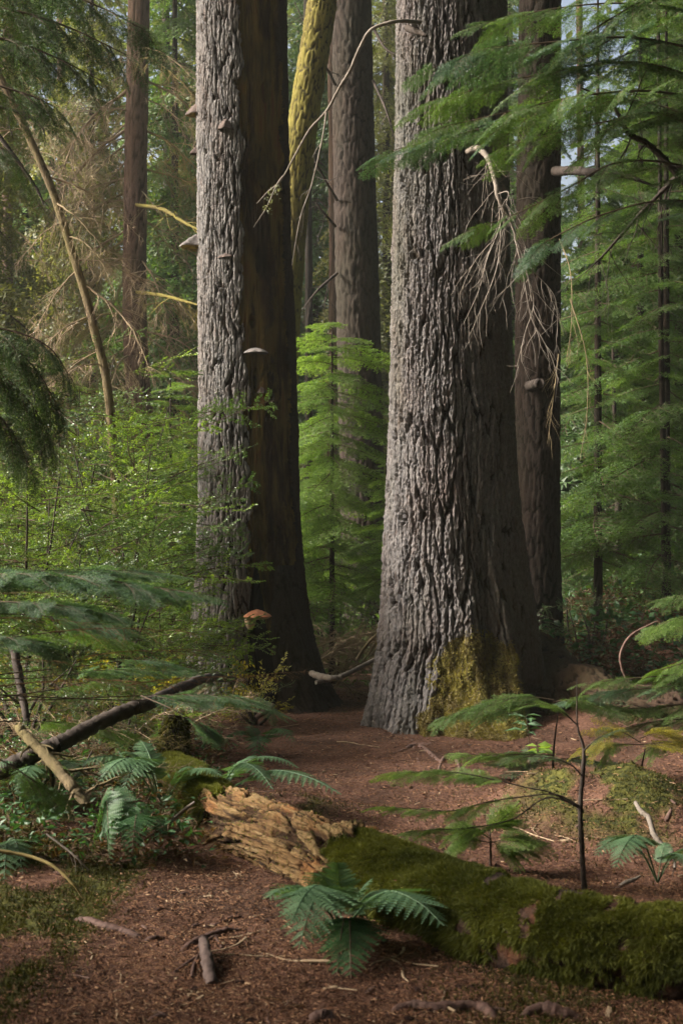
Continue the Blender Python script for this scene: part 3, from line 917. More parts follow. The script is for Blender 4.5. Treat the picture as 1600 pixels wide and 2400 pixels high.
def bracket(px, py, w, dep, th, top, under, label, seed, droop=.12, ang=None, belly=0.0):
    p, n = on_trunk(LT, px, py, -.03)
    if ang is not None:
        n = Vector((math.sin(ang), -math.cos(ang), 0))
    side = Vector((0, 0, 1)).cross(n)
    root = thing('shelf_fungus', label, 'fungus', p, 'shelf fungi on the grey trunk')
    rows, cols = 9, 19
    def sheet(zf):
        v = []
        for i in range(rows):
            q = i / (rows - 1)
            for j in range(cols):
                a = PI * (j / (cols - 1))
                lump = 1 + .10 * math.sin(3 * a + seed) + .06 * math.sin(7 * a + 2 * seed)
                x = math.cos(a) * w * .5 * lump * q
                y = math.sin(a) ** .8 * dep * lump * q
                z = zf(q, a)
                v.append(side * x + n * (y + (.0 if q else 0)) + Vector((0, 0, z)))
        idx = np.arange(rows - 1)[:, None] * cols + np.arange(cols - 1)[None, :]
        return np.array(v), np.stack([idx, idx + cols, idx + cols + 1, idx + 1], -1).reshape(-1, 4)
    rid = lambda q, a: .05 * th * math.sin(q * 22) + .06 * th * math.sin(5 * a + seed)
    tv, tq = sheet(lambda q, a: th * (1 - q ** 2.2) * .9 - droop * dep * q + rid(q, a))
    uv, uq = sheet(lambda q, a: -th * .35 * (1 - q ** 3) - droop * dep * q - th * .16 * q - belly * (1 - q * q) + rid(q, a) * .4)
    mb = MB(); mb.add(tv, tq)
    rim = np.vstack([tv[-cols:], uv[-cols:]])
    j = np.arange(cols - 1)
    mb.add(rim, np.stack([j, j + cols, j + cols + 1, j + 1], -1))
    mb.build('cap', M[top], root)
    mb = MB(); mb.add(uv, uq[:, ::-1]); mb.build('pore_surface', M[under], root)
    return root

bracket(462, 250, .19, .15, .07, 'shelf_brown', 'pore_yellow', 'small brown shelf fungus, topmost on the left edge of the grey trunk', 1, .5, -1.35)
bracket(540, 318, .15, .14, .07, 'shelf_brown', 'pore_dark', 'knobby dark shelf fungus facing out from the upper grey bark', 2, .5)
bracket(462, 352, .13, .11, .06, 'shelf_brown', 'pore_dark', 'small blackish shelf fungus just below the topmost one on the left edge', 3, .3, -1.4)
bracket(466, 560, .26, .21, .07, 'shelf_grey', 'pore_yellow', 'largest shelf fungus, grey above and yellow beneath, on the left edge', 4, .35, -1.35, .07)
bracket(537, 618, .17, .08, .04, 'shelf_brown', 'pore_dark', 'thin ridge like shelf fungus on the middle of the grey bark', 5, .3)
bracket(606, 838, .21, .17, .04, 'shelf_grey', 'pore_dark', 'flat pale topped shelf fungus at the edge of bark and dark wood', 6, .12)
bracket(623, 925, .13, .06, .04, 'shelf_brown', 'pore_dark', 'small dark shelf fungus on the rotten wood under the flat pale one', 8, .5)
fo = bracket(610, 1432, .25, .30, .04, 'shelf_orange', 'pore_cream', 'bright orange shelf fungus with cream lobe in the black hollow', 7, .08, .10, .04)
mb = MB()
t = np.linspace(0, 1, 9)
tube(mb, np.stack([-.05 + 0 * t, -.16 + 0 * t, -.02 - .13 * t], 1), .055 * np.sqrt(np.clip(1 - (t * 1.02 - .12) ** 2 / .8, .02, 1)), 12)
mb.build('hanging_lobe', M['pore_cream'], fo)

# ------------------------------------------------------------------ dead branches on the right trunk
def stick(root, name, pts, rad, mat, k=6, n=None, twigs=0, seed=0, tl=.25, td=(0, 0, -.6), tr=None):
    """bent branch through world points as one mesh, with side twigs; root None makes it a thing"""
    rng = np.random.default_rng(seed)
    c = smooth_path(pts, n or 8 * len(pts))
    base = np.array(root.location) if root is not None else c[0].copy()
    rr = np.interp(np.linspace(0, 1, len(c)), np.linspace(0, 1, len(rad)), rad) if hasattr(rad, '__len__') else np.full(len(c), rad)
    c = c + rng.normal(0, .06, c.shape) * rr[:, None]
    mb = MB()
    tube(mb, c - base, rr * (1 + .05 * rng.normal(0, 1, len(c))), k)
    for i in range(twigs):
        j = int(len(c) * (.2 + .78 * (i + rng.random()) / max(twigs, 1)))
        j = min(j, len(c) - 2)
        d = (c[j + 1] - c[j]); d /= np.linalg.norm(d) + 1e-9
        d = d * .5 + rng.normal(0, .5, 3) + np.array(td) * .6; d /= np.linalg.norm(d)
        L = tl * rng.uniform(.4, 1.2)
        r0 = (tr or rr[j] * .45)
        p = [c[j]]
        for q in range(6):
            d = d + rng.normal(0, .14, 3) + np.array(td) * .08; d /= np.linalg.norm(d)
            p.append(p[-1] + d * L / 6)
        tube(mb, np.array(p) - base, np.linspace(r0, r0 * .35, 7), 3)
        for k2 in range(2):
            b = rng.integers(1, 6)
            d2 = d + rng.normal(0, .6, 3) + np.array(td) * .2; d2 /= np.linalg.norm(d2)
            p2 = [p[b], p[b] + d2 * L * .2, p[b] + d2 * L * .42 + rng.normal(0, .012, 3)]
            tube(mb, np.array(p2) - base, [r0 * .5, r0 * .4, r0 * .25], 3)
    o = mb.build(name, M[mat], root)
    if root is None:
        o.location = base
    return o

RR = RT[3]
def PP(l): return [P(a, b, c) for a, b, c in l]
stick(RR, 'dead_branch', PP([(985, 52, 11.95), (930, 50, 11.8), (872, 68, 11.8), (845, 108, 11.85), (820, 165, 11.9), (796, 204, 12), (765, 260, 12.1), (724, 306, 12.2), (684, 378, 12.4), (658, 423, 12.5), (628, 449, 12.6), (602, 477, 12.7)]), [.018, .015, .014, .013, .012, .011, .009, .007, .005, .003], 'grey_branch', 8, 110)
stick(RR, 'dead_branch', PP([(664, 412, 12.46), (648, 434, 12.5), (625, 485, 12.55), (594, 533, 12.6)]), [.008, .006, .005, .003], 'grey_branch', 5, 30)
stick(RR, 'dead_branch', PP([(765, 262, 12.1), (755, 327, 12.1), (730, 434, 12.1), (704, 510, 12.1), (684, 622, 12.1)]), [.009, .007, .006, .005, .002], 'grey_branch', 5, 60, 6, 3, .25)
stick(RR, 'dead_branch', PP([(955, 66, 11.95), (985, 78, 11.8), (1000, 84, 11.75)]), [.03, .022, .012], 'dark_branch', 8)
ARCH = [(1095, 356, 12.02), (1116, 347, 11.85), (1137, 362, 11.75), (1152, 393, 11.68), (1162, 434, 11.62), (1165, 459, 11.6), (1177, 487, 11.6), (1193, 515, 11.6), (1208, 556, 11.6), (1234, 638, 11.6), (1246, 706, 11.6)]
stick(RR, 'dead_branch', PP(ARCH), [.026, .026, .025, .024, .022, .020, .017, .012, .008, .006, .004], 'grey_branch', 8, 90, 18, 5, .55, (-.12, 0, -1), .004)
for k, l in enumerate([
    [(1180, 490, 11.6), (1168, 540, 11.55), (1140, 610, 11.5), (1122, 680, 11.5), (1085, 760, 11.5)],
    [(1168, 470, 11.6), (1172, 560, 11.6), (1160, 640, 11.6), (1120, 740, 11.6), (1098, 790, 11.6)],
    [(1160, 560, 11.5), (1130, 590, 11.4), (1105, 625, 11.4), (1076, 690, 11.4)],
    [(1205, 555, 11.6), (1225, 640, 11.5), (1243, 740, 11.5), (1269, 792, 11.5), (1290, 833, 11.5), (1308, 890, 11.5)],
    [(1215, 590, 11.6), (1250, 700, 11.7), (1230, 780, 11.7), (1210, 860, 11.7)],
    [(1225, 620, 11.6), (1262, 650, 11.7), (1300, 700, 11.7), (1306, 790, 11.7)],
    [(1160, 430, 11.6), (1185, 415, 11.7), (1200, 392, 11.75)],
    [(1164, 455, 11.6), (1190, 450, 11.5), (1186, 480, 11.5), (1196, 500, 11.5), (1240, 600, 11.5)]]):
    stick(RR, 'dead_branch', PP(l), [.006, .005, .004, .002], 'grey_branch', 4, 40, 8, 20 + k, .32, (-.1, 0, -1), .003)
stick(back_r, 'dead_branch', PP([(1300, 402, 13.7), (1340, 400, 13.3), (1387, 405, 13.1), (1463, 412, 13), (1500, 424, 12.9), (1535, 438, 12.9)]), [.05, .042, .038, .028, .016, .006], 'dark_branch', 8, 50)
stick(back_r, 'dead_branch', PP([(1240, 905, 13.7), (1255, 900, 13.4), (1266, 898, 13.3)]), [.05, .045, .04], 'dark_branch', 8)
for k, l in enumerate([[(1310, 560, 13.7), (1336, 640, 13.4), (1338, 760, 13.3), (1325, 850, 13.3)], [(1335, 700, 13.3), (1372, 830, 13.2), (1375, 960, 13.2), (1358, 1080, 13.2)], [(1308, 830, 13.6), (1300, 900, 13.4), (1282, 1040, 13.4)]]):
    stick(back_r, 'dead_branch', PP(l), [.006, .004, .002], 'tan_twig', 4, 40, 8, 60 + k, .3, (0, 0, -1), .003)
# lichen tufts on the broken tip of the long branch
for px, py in ((640, 452), (632, 470), (628, 490), (650, 440)):
    rng = np.random.default_rng(px)
    mb = MB()
    c = np.array(P(px, py, 12.5) - RR.location)
    pos = c + rng.normal(0, .018, (16, 3)); d = rng.normal(0, 1, (16, 3)); d /= np.linalg.norm(d, axis=1)[:, None]
    add_leaves(mb, pos, d, .03, rng, 0, .6)
    if 'lichen' not in M: M['lichen'] = leaf_mat('lichen', (.12, .13, .09), (.22, .23, .17), .9)
    o = mb.build('lichen_tuft', M['lichen'], RR, smooth=False); o['kind'] = 'stuff'

# big root running off to the right and small roots at the foot
def root_tube(parent, name, pts, rad, mat, k=12, seed=0, flat=.8, label=None, cat=None, group=None, n=None):
    c = smooth_path(pts, n or 14 * len(pts))
    rr = np.interp(np.linspace(0, 1, len(c)), np.linspace(0, 1, len(rad)), rad)
    base = np.array(parent.location) if parent is not None else c[0].copy()
    v, q, A, B, T = tube_vf(c, rr, k)
    v = v.reshape(len(c), k, 3)
    nz = fbm(np.arange(len(c))[:, None] * .5 + seed * 9, np.arange(k)[None, :] * .9, seed, 3) - .5
    v = c[:, None] + (v - c[:, None]) * (1 + .55 * nz[..., None])
    mb = MB()
    mb.add(v.reshape(-1, 3) - base, q, 0, .5)
    for ring in (0, len(c) - 1):
        r = v[ring] - base
        f = np.array([[0, 1 + (j + 1) % k, 1 + j] if ring == 0 else [0, 1 + j, 1 + (j + 1) % k] for j in range(k)])
        mb.add(np.vstack([r.mean(0), r]), f)
    o = mb.build(name, M[mat], parent)
    if parent is None:
        o.location = base
        tag(o, label, cat, group)
    return o

M['root_wood'] = simple_mat('root_wood', [(.3, (.045, .024, .018)), (.7, (.105, .058, .045))], 24, rough=.75)
M['root_pink'] = simple_mat('root_pink', [(.3, (.075, .043, .034)), (.7, (.17, .105, .085))], 24)
M['root_grey'] = simple_mat('root_grey', [(.3, (.055, .037, .032)), (.7, (.12, .085, .075))], 24)
M['soil_root'] = simple_mat('soil_root', [(.3, (.05, .028, .018)), (.6, (.13, .075, .045)), (.8, (.11, .095, .035))], 14)
def bark_root(pts, rad, seed):
    mb, c, rr = trunk_mesh(pts, rad, 60, 160, .05, .3, .03, seed, 0)
    v = mb.v[0]
    v += (np.stack([fbm(v[:, 0] * 3 + i * 9, v[:, 1] * 3 + v[:, 2] * 4, seed + i, 3) for i in range(3)], 1) - .5) * .10
    mb.v[0] -= np.array(RR.location)
    return mb.build('root', M['root_bark'], RR)
M['root_bark'] = bark_mat('root_bark', (.070, .042, .027), (.050, .030, .020), (.018, .011, .008), (.055, .048, .018), .7)
rp = PP([(1245, 1540, 12.9), (1310, 1600, 12.4), (1390, 1640, 12.0), (1460, 1675, 11.7), (1560, 1705, 11.5), (1680, 1730, 11.3)])
rr_ = [.26, .24, .19, .15, .12, .08]
for p_, r_ in zip(rp[2:], rr_[2:]):
    p_.z = float(gz(p_.x, p_.y)) + .35 * r_
bark_root(rp, rr_, 3)
bark_root(PP([(1275, 1540, 12.7), (1300, 1640, 12.2), (1335, 1740, 11.8), (1360, 1820, 11.5)]), [.20, .17, .12, .05], 4)
for k, (l, r) in enumerate([([(1010, 1745), (968, 1746), (945, 1757), (918, 1766)], .03), ([(965, 1735), (970, 1755), (978, 1780), (985, 1795)], .018), ([(985, 1750), (1010, 1768), (1030, 1784), (1045, 1786)], .035), ([(1060, 1768), (1040, 1775), (1030, 1795), (1027, 1806)], .018), ([(1070, 1780), (1076, 1800), (1080, 1835)], .02), ([(1235, 1760), (1241, 1790), (1243, 1832)], .018), ([(1150, 1775), (1200, 1782), (1260, 1778), (1300, 1770)], .02)]):
    pts = [G(a, b) + Vector((0, 0, -.35 * r)) for a, b in l]
    root_tube(RR, 'root', pts, [r * .9, r * .8, r * .7, r * .4], 'root_pink', 10, 20 + k)

# ------------------------------------------------------------------ moss on the right tree's root
def blades(v0, nrm, rng, ln, wd, down, tone, jit=.5):
    """small moss shoots: one bent triangle pair each"""
    n = len(v0)
    d = nrm + rng.normal(0, jit, (n, 3)) + np.array([0, 0, -down]); d /= np.linalg.norm(d, axis=1)[:, None]
    sd = np.cross(d, rng.normal(0, 1, (n, 3))); sd /= np.linalg.norm(sd, axis=1)[:, None] + 1e-9
    L = (ln * (.5 + rng.random(n)))[:, None]
    w = wd * (.7 + .6 * rng.random(n))[:, None]
    v = np.stack([v0 - sd * w * .5, v0 + sd * w * .5, v0 + d * L + np.array([0, 0, -down * .25]) * L], 1).reshape(-1, 3)
    return v, np.arange(3 * n).reshape(-1, 3), np.repeat(np.clip(tone, 0, 1), 3)

def sample_faces(v, f, wgt, n, rng):
    """random points and normals on quads, weighted"""
    a, b, c, d = (v[f[:, i]] for i in range(4))
    nr = np.cross(c - a, d - b)
    ar = np.linalg.norm(nr, axis=1)
    p = ar * wgt; p = p / p.sum()
    i = rng.choice(len(f), n, p=p)
    s, t = rng.random(n)[:, None], rng.random(n)[:, None]
    pt = (a[i] * (1 - s) + b[i] * s) * (1 - t) + (d[i] * (1 - s) + c[i] * s) * t
    return pt, nr[i] / (ar[i][:, None] + 1e-12), i

rng = np.random.default_rng(3)
f = RT_MOSS['q']; mm = RT_MOSS['m'][f].mean(1)
pt, nr, i = sample_faces(RT_MOSS['v'], f, np.clip(mm, 0, 1) * (mm > .12), 42000, rng)
cen = pt.mean(0)
nr = nr * np.sign((nr * (pt - np.array([0, 0, 0]) * 1) * np.array([1, 1, 0])).sum(1))[:, None]
mb = MB()
tn = .5 + 1.8 * (fbm(pt[:, 0] * 9, pt[:, 2] * 9, 71, 4) - .5) + rng.normal(0, .12, len(pt))
mb.add(*blades(pt, nr, rng, .022, .008, .4, tn)[:2], 0, np.repeat(np.clip(tn, 0, 1), 3))
o = mb.build('moss', M['moss_yellow'], RR, smooth=False); o['kind'] = 'stuff'

# ------------------------------------------------------------------ the fallen log
def rot_mat():
    m, nt, b, out = mat_new('rot')
    c = ramp(nt, attr(nt), [(.18, (.016, .009, .005)), (.42, (.075, .040, .016)), (.62, (.175, .108, .044)), (.88, (.25, .175, .080))])
    n = noise(nt, 3.2, 5)
    c = mix(nt, ramp(nt, n, [(.50, (0, 0, 0)), (.66, (.7, .7, .7))]), c, mix(nt, 1.0, c, (1.2, .66, .36), 'MULTIPLY'))
    c = mix(nt, ramp(nt, noise(nt, 70, 6), [(.35, (.55, .55, .55)), (.7, (0, 0, 0))]), c, (.10, .05, .022))
    nt.links.new(c, b.inputs['Base Color'])
    b.inputs['Roughness'].default_value = .9
    b.inputs['Specular IOR Level'].default_value = .15
    a_, b_ = P(530, 1918, 7.4), P(845, 2048, 6.15)
    tc = node(nt, 'ShaderNodeTexCoord')
    mr = node(nt, 'ShaderNodeMapping')
    mr.inputs['Rotation'].default_value = (0, 0, -math.atan2(b_.y - a_.y, b_.x - a_.x))
    nt.links.new(tc.outputs['Object'], mr.inputs[0])
    ms_ = node(nt, 'ShaderNodeMapping')
    ms_.inputs['Scale'].default_value = (3.5, 34, 34)
    nt.links.new(mr.outputs[0], ms_.inputs[0])
    fn = node(nt, 'ShaderNodeTexNoise')
    fn.inputs['Scale'].default_value = 1.0
    fn.inputs['Detail'].default_value = 7
    fn.inputs['Roughness'].default_value = .65
    nt.links.new(ms_.outputs[0], fn.inputs['Vector'])
    c = mix(nt, ramp(nt, fn.outputs['Fac'], [(.36, (.9, .9, .9)), (.47, (0, 0, 0))]), c, (.022, .011, .006))
    c = mix(nt, ramp(nt, fn.outputs['Fac'], [(.56, (0, 0, 0)), (.7, (.6, .6, .6))]), c, (.30, .22, .11))
    nt.links.new(c, b.inputs['Base Color'])
    bump(nt, b, fn.outputs['Fac'], .05, 1.0)
    return m
M['rot'] = rot_mat()
M['log_bark'] = simple_mat('log_bark', [(.3, (.012, .008, .006)), (.52, (.036, .018, .011)), (.64, (.085, .032, .014)), (.8, (.045, .028, .018))], 9, rough=.9, bscale=50, bdist=.02)
def fallen_log():
    rng = np.random.default_rng(12)
    L = [(400, 1808, 8.6, 46), (450, 1852, 8.1, 58), (530, 1918, 7.4, 68), (640, 1962, 6.9, 74), (745, 2004, 6.5, 82), (845, 2048, 6.15, 92), (960, 2095, 5.85, 98), (1106, 2145, 5.5, 103), (1259, 2190, 5.22, 110), (1400, 2218, 5.05, 112), (1600, 2245, 4.92, 104), (1800, 2265, 4.8, 98)]
    pts = [P(a, b, c) for a, b, c, r in L]
    rows, k = 760, 190
    c = smooth_path(pts, rows)
    tt = np.linspace(0, 1, rows)
    rr = np.interp(tt, np.linspace(0, 1, len(L)), [r * cc / FPX for a, b, cc, r in L])
    root = thing('fallen_log', 'rotting fallen log with crumbling orange wood and thick green moss across the path', 'log', c[rows // 2])
    v, q, A, B, T = tube_vf(c, rr, k)
    th = np.linspace(0, 2 * PI, k, endpoint=False)
    TH, S = np.meshgrid(th, tt * (len(L) - 1))
    pxs = np.interp(tt, np.linspace(0, 1, len(L)), [a for a, b, cc, r in L])
    PX = np.broadcast_to(pxs[:, None], TH.shape)
    jag = 26 * (fbm(np.cos(TH) * 3 + 5, np.sin(TH) * 3, 5, 3) - .5) * 2
    wood = sstep(0, 1, (PX - 522 - jag) / 6) * sstep(0, 1, (842 + jag * 1.2 - PX) / 6)
    U = TH / (2 * PI)
    def rnd(fu, fs, seed, oct=4):          # periodic round the log
        return fbm(np.cos(TH) * fu + 9, np.sin(TH) * fu + S * fs * .0 + 9, seed, 1) * 0 + fbm(U * fu * 6 + .6 * np.sin(S * 2), S * fs, seed, oct, int(max(1, round(fu * 6))))
    grain = rnd(5, 1.6, 31)
    strand = 1 - np.abs(2 * rnd(3, 1.0, 32, 5) - 1)
    chunk = rnd(1, 1.5, 33, 3)
    terr = np.round((chunk + .12 * (rnd(5, 2.5, 41, 2) - .5)) * 6) / 6
    step = sstep(0, 1, (PX - 775 - 20 * np.sin(TH * 3)) / 12) * .03
    fib = rnd(9, 1.1, 36, 4)
    crev = sstep(.86, .99, 1 - np.abs(2 * rnd(2.2, .9, 37, 4) - 1))
    fib2 = rnd(16, 1.8, 39, 4)
    cubes = sstep(.0, .12, np.abs(2 * rnd(2.5, 5.5, 40, 2) - 1))
    hw = .022 * (grain - .5) + .034 * (fib - .5) + .040 * (fib2 - .5) + .012 * (cubes - .8) + .030 * (terr - .5) + .012 * sstep(.55, .95, strand) - .048 * crev + step - .004
    hump = .040 * (rnd(1, 1.2, 34, 4) - .5) * 2 + .030 * (rnd(3, 4, 35, 3) - .5)
    shrink = .88 + .12 * sstep(500, 560, PX)
    R2 = rr[:, None] * shrink + wood * hw + (1 - wood) * (hump + .014)
    v = c[:, None, :] + R2[..., None] * (np.cos(th)[None, :, None] * A[:, None, :] + np.sin(th)[None, :, None] * B[:, None, :])
    vv = v.reshape(-1, 3) - np.array(root.location)
    wf = wood.reshape(-1)[q].mean(1)
    tone = np.clip(.55 + hw * 10 - .3 * crev, 0, 1).reshape(-1)
    sub_mesh('rotten_wood', vv, q, tone, wf > .5, M['rot'], root)
    pq = PX.reshape(-1)[q].mean(1)
    sub_mesh('bark', vv, q, tone, (wf <= .5) & (pq < 690), M['log_bark'], root)
    sub_mesh('bark', vv, q, tone, (wf <= .5) & (pq >= 690), M['log_bark'], root)
    # moss
    pt0 = vv[q].mean(1)
    px_f = PX.reshape(-1)[q].mean(1)
    n_up = np.cross(vv[q[:, 2]] - vv[q[:, 0]], vv[q[:, 3]] - vv[q[:, 1]]); n_up /= np.linalg.norm(n_up, axis=1)[:, None] + 1e-12
    cc = (c.repeat(k, 0) - np.array(root.location))[q].mean(1)
    sgn = np.sign(((pt0 - cc) * n_up).sum(1)); n_up *= sgn[:, None]
    bare = fbm(px_f / 45, TH.reshape(-1)[q].mean(1) * 2.6, 91, 4)
    wgt = (wf < .4) * sstep(-.75, .0, n_up[:, 2] - .2 * n_up[:, 1])
    wgt = wgt * np.where(px_f > 1150, sstep(.70, .58, bare + .14 * sstep(.4, -.4, n_up[:, 2])), 1)
    wgt = wgt * (.35 + 1.0 * np.clip(-n_up[:, 1] + n_up[:, 2], 0, 2))
    a_, b_, c_, d_ = (vv[q[:, i]] for i in range(4))
    pt, nr, i = sample_faces(vv, q, wgt + (wf > .4) * .012 * (n_up[:, 2] > 0), 190000, rng)
    nr = n_up[i]
    patch = fbm(pt[:, 0] * 5, pt[:, 1] * 5 + pt[:, 2] * 7, 77, 4)
    tn = 1.7 * (patch - .5) + .34 + .26 * nr[:, 2] + rng.normal(0, .12, len(pt))
    down = np.where(nr[:, 2] < .3, 1.2, .35)
    mb = MB()
    for lo, hi, ln in ((True, None, .015), (False, None, .030)):
        s_ = (nr[:, 2] >= .3) if lo else (nr[:, 2] < .3)
        w_ = blades(pt[s_], nr[s_], rng, ln, .0052, .2 if lo else .8, tn[s_], .8)
        mb.add(w_[0], w_[1], 0, w_[2])
    o = mb.build('moss', M['moss'], root, smooth=False); o['kind'] = 'stuff'
    # splinters at the broken end
    for (x0, y0, x1, y1, r) in ((476, 2010, 520, 1958, .013), (515, 1962, 548, 1978, .012), (512, 2003, 522, 2050, .010), (526, 2030, 556, 2058, .013), (530, 2020, 560, 2028, .008), (535, 1960, 560, 1945, .010), (505, 1990, 530, 2002, .008)):
        a, b = P(x0, y0, 7.15), P(x1, y1, 7.1)
        for p in (a, b): p.z = max(p.z, float(gz(p.x, p.y)) + .004)
        stick(root, 'splinter', [a, (a + b) / 2 + Vector((0, 0, .012)), b], [r * .5, r, r * .6], 'rot', 5)
    return root, vv, q
LOG = fallen_log()

# mossy stump where the log begins
def mossy_stump():
    rng = np.random.default_rng(5)
    base = P(398, 1800, 8.95); base.z = float(gz(base.x, base.y)) - .05
    root = thing('mossy_stump', 'small mossy broken stump at the upper end of the rotting log', 'stump', base)
    pts = [base, base + Vector((.01, 0, .15)), base + Vector((.035, 0, .32)), base + Vector((.05, .0, .44))]
    mb, c, rr = trunk_mesh(pts, [.14, .075, .062, .05], 40, 80, .04, .2, .02, 9, .9)
    mb.v[0] -= np.array(base)
    vv, q = mb.v[0], mb.f[0]
    tube(mb, [np.array(pts[-1] - base) + np.array([0, 0, -.03]), np.array(pts[-1] - base) + np.array([0, 0, -.012])], [.045, .03], 20)
    mb.build('trunk', M['dark_branch'], root)
    pt, nr, i = sample_faces(vv, q, np.ones(len(q)), 9000, rng)
    ax = np.stack([np.interp(pt[:, 2], c[:, 2] - base.z, c[:, 0] - base.x), 0 * pt[:, 0], pt[:, 2]], 1)
    nr = pt - ax; nr /= np.linalg.norm(nr, axis=1)[:, None]
    mb = MB(); w = blades(pt, nr, rng, .03, .008, .5, .4 + rng.normal(0, .2, len(pt))); mb.add(w[0], w[1], 0, w[2])
    o = mb.build('moss', M['moss_olive'], root, smooth=False); o['kind'] = 'stuff'
mossy_stump()

# ------------------------------------------------------------------ branches lying about on the left
o = stick(None, 'fallen_branch', PP([(-40, 1825, 7.4), (40, 1790, 7.4), (102, 1759, 7.45), (153, 1737, 7.5), (224, 1698, 7.6), (306, 1662, 7.75), (357, 1645, 7.9), (434, 1608, 8.6), (500, 1588, 10.2), (575, 1600, 13.2)]), [.045, .046, .045, .043, .042, .04, .036, .033, .03, .025], 'dark_branch', 12, 120)
tag(o, 'long dark bare branch propped up across the left bank', 'branch')
o = stick(None, 'fallen_branch', PP([(40, 1700, 7.4), (60, 1723, 7.35), (122, 1785, 7.25), (168, 1842, 7.15), (206, 1890, 7.1)]), [.022, .026, .03, .03, .024], 'pole_bark', 10, 60, 14, 3, .2)
tag(o, 'brown olive branch slanting down the left bank under the fern', 'branch')
o = stick(None, 'fallen_branch', PP([(-30, 1990, 5.9), (60, 2005, 5.9), (122, 2028, 5.85), (170, 2070, 5.8), (195, 2105, 5.8)]), [.009, .008, .007, .006, .003], 'olive_twig', 6, 50)
tag(o, 'thin tan bent twig arching over moss at the left edge', 'branch')
o = stick(None, 'fallen_branch', PP([(30, 1500, 9.0), (42, 1570, 8.9), (55, 1640, 8.8), (66, 1700, 8.7)]), [.03, .028, .026, .02], 'dark_branch', 8, 40)
tag(o, 'dark upright dead stem in shrubs near the left edge', 'branch')
o = stick(None, 'fallen_branch', PP([(360, 1952, 7.2), (400, 1925, 7.25), (430, 1900, 7.3), (456, 1880, 7.3)]), [.004, .008, .010, .006], 'grey_branch', 6, 30)
tag(o, 'pale grey twig leaning in front of the mossy log end', 'branch')
o = stick(None, 'fallen_branch', PP([(110, 1955, 6.6), (150, 1985, 6.55), (180, 2010, 6.5), (209, 2040, 6.5)]), [.005, .006, .005, .003], 'grey_branch', 5, 30, 5, 4, .12)
tag(o, 'thin grey forked twig on the left bank below the ferns', 'branch')
o = stick(None, 'fallen_branch', PP([(1488, 1880, 6.9), (1500, 1900, 6.85), (1519, 1917, 6.8), (1530, 1953, 6.7), (1550, 1979, 6.65), (1575, 1999, 6.6), (1581, 2035, 6.5)]), [.010, .012, .013, .013, .012, .010, .006], 'grey_branch', 8, 60, 3, 8, .15)
tag(o, 'pale grey crooked branch resting on the mound at the right edge', 'branch')
o = stick(None, 'fallen_branch', PP([(1448, 2080, 6.4), (1466, 2068, 6.4), (1484, 2062, 6.4), (1500, 2052, 6.4)]), [.008, .011, .009, .004], 'grey_branch', 6, 24)
tag(o, 'short pale twig lying behind the log near the fern on the right', 'branch')
o = stick(None, 'fallen_branch', PP([(1560, 1925, 6.9), (1566, 1912, 6.9), (1572, 1896, 6.9)]), [.012, .014, .006], 'root_pink', 6, 20)
tag(o, 'stubby pinkish stick poking up beside the crooked grey branch', 'branch')
o = stick(None, 'arching_stem', PP([(1540, 1455, 9.6), (1522, 1464, 9.6), (1478, 1489, 9.6), (1455, 1526, 9.6), (1455, 1560, 9.6), (1470, 1600, 9.6)]), [.004, .007, .009, .010, .010, .010], 'root_pink', 6, 50)
tag(o, 'pale curved bare stem arching beside the right hand boughs', 'stem')
o = stick(None, 'fallen_branch', PP([(730, 1578, 13.3), (752, 1586, 13.1), (776, 1590, 13.0), (800, 1588, 13.0)]), [.03, .034, .03, .02], 'grey_branch', 7, 30)
tag(o, 'pale broken branch end lying against the foot of the hollow trunk', 'branch')
o = stick(None, 'fallen_branch', PP([(740, 1600, 13.0), (800, 1585, 13.2), (850, 1560, 13.4), (890, 1540, 13.5)]), [.02, .024, .022, .016], 'grey_branch', 7, 30)
tag(o, 'longer grey dead branch lying between the two great trunks', 'branch')
o = stick(None, 'fallen_branch', PP([(600, 1682, 12.0), (620, 1668, 12.0), (640, 1652, 12.1)]), [.02, .03, .02], 'root_pink', 7, 20)
tag(o, 'pale wood fragment before the black hollow of the grey trunk', 'branch')
for k, (l, r, lab) in enumerate([([(168, 2155), (204, 2160), (245, 2175), (286, 2186), (316, 2196), (347, 2205)], .018, 'dark root snaking across the path on the left'),
    ([(330, 2208), (360, 2204), (388, 2195)], .014, 'short root end just right of the snaking root'),
    ([(413, 2236), (449, 2217), (490, 2199), (531, 2186), (577, 2176)], .017, 'straight root slanting up the middle of the path'),
    ([(440, 2232), (470, 2222), (500, 2202), (530, 2190)], .012, 'thin root running along under the slanting root'),
    ([(470, 2160), (505, 2170), (550, 2150), (590, 2152)], .008, 'thin dark rootlet above the slanting root'),
    ([(892, 2384), (953, 2366), (1030, 2369), (1116, 2366), (1147, 2378), (1172, 2402)], .022, 'wide low root at the bottom of the path below the mossy log'),
    ([(1205, 2390), (1260, 2373), (1310, 2379), (1390, 2394)], .024, 'thick root at the bottom edge toward the right'),
    ([(340, 2398), (370, 2388), (415, 2382)], .012, 'small root end at the bottom edge on the left'),
    ([(720, 2398), (755, 2388), (790, 2396)], .025, 'rounded root bump at the bottom edge of the path')]):
    pts = [G(a, b) + Vector((0, 0, r * .25)) for a, b in l]
    pts[0].z -= r * 1.0; pts[-1].z -= r * 1.0
    root_tube(None, 'exposed_root', pts, [r * .6, r, r * 1.1, r, r * .5], 'root_wood', 12, 40 + k, label=lab, cat='root')
a = [G(477, 2236), G(485, 2268), G(497, 2312)]
for p, h in zip(a, (.05, .035, .0)): p.z += h
root_tube(None, 'broken_root', a, [.019, .023, .022], 'root_grey', 14, 61, label='stubby grey broken root end poking up from the path', cat='root')
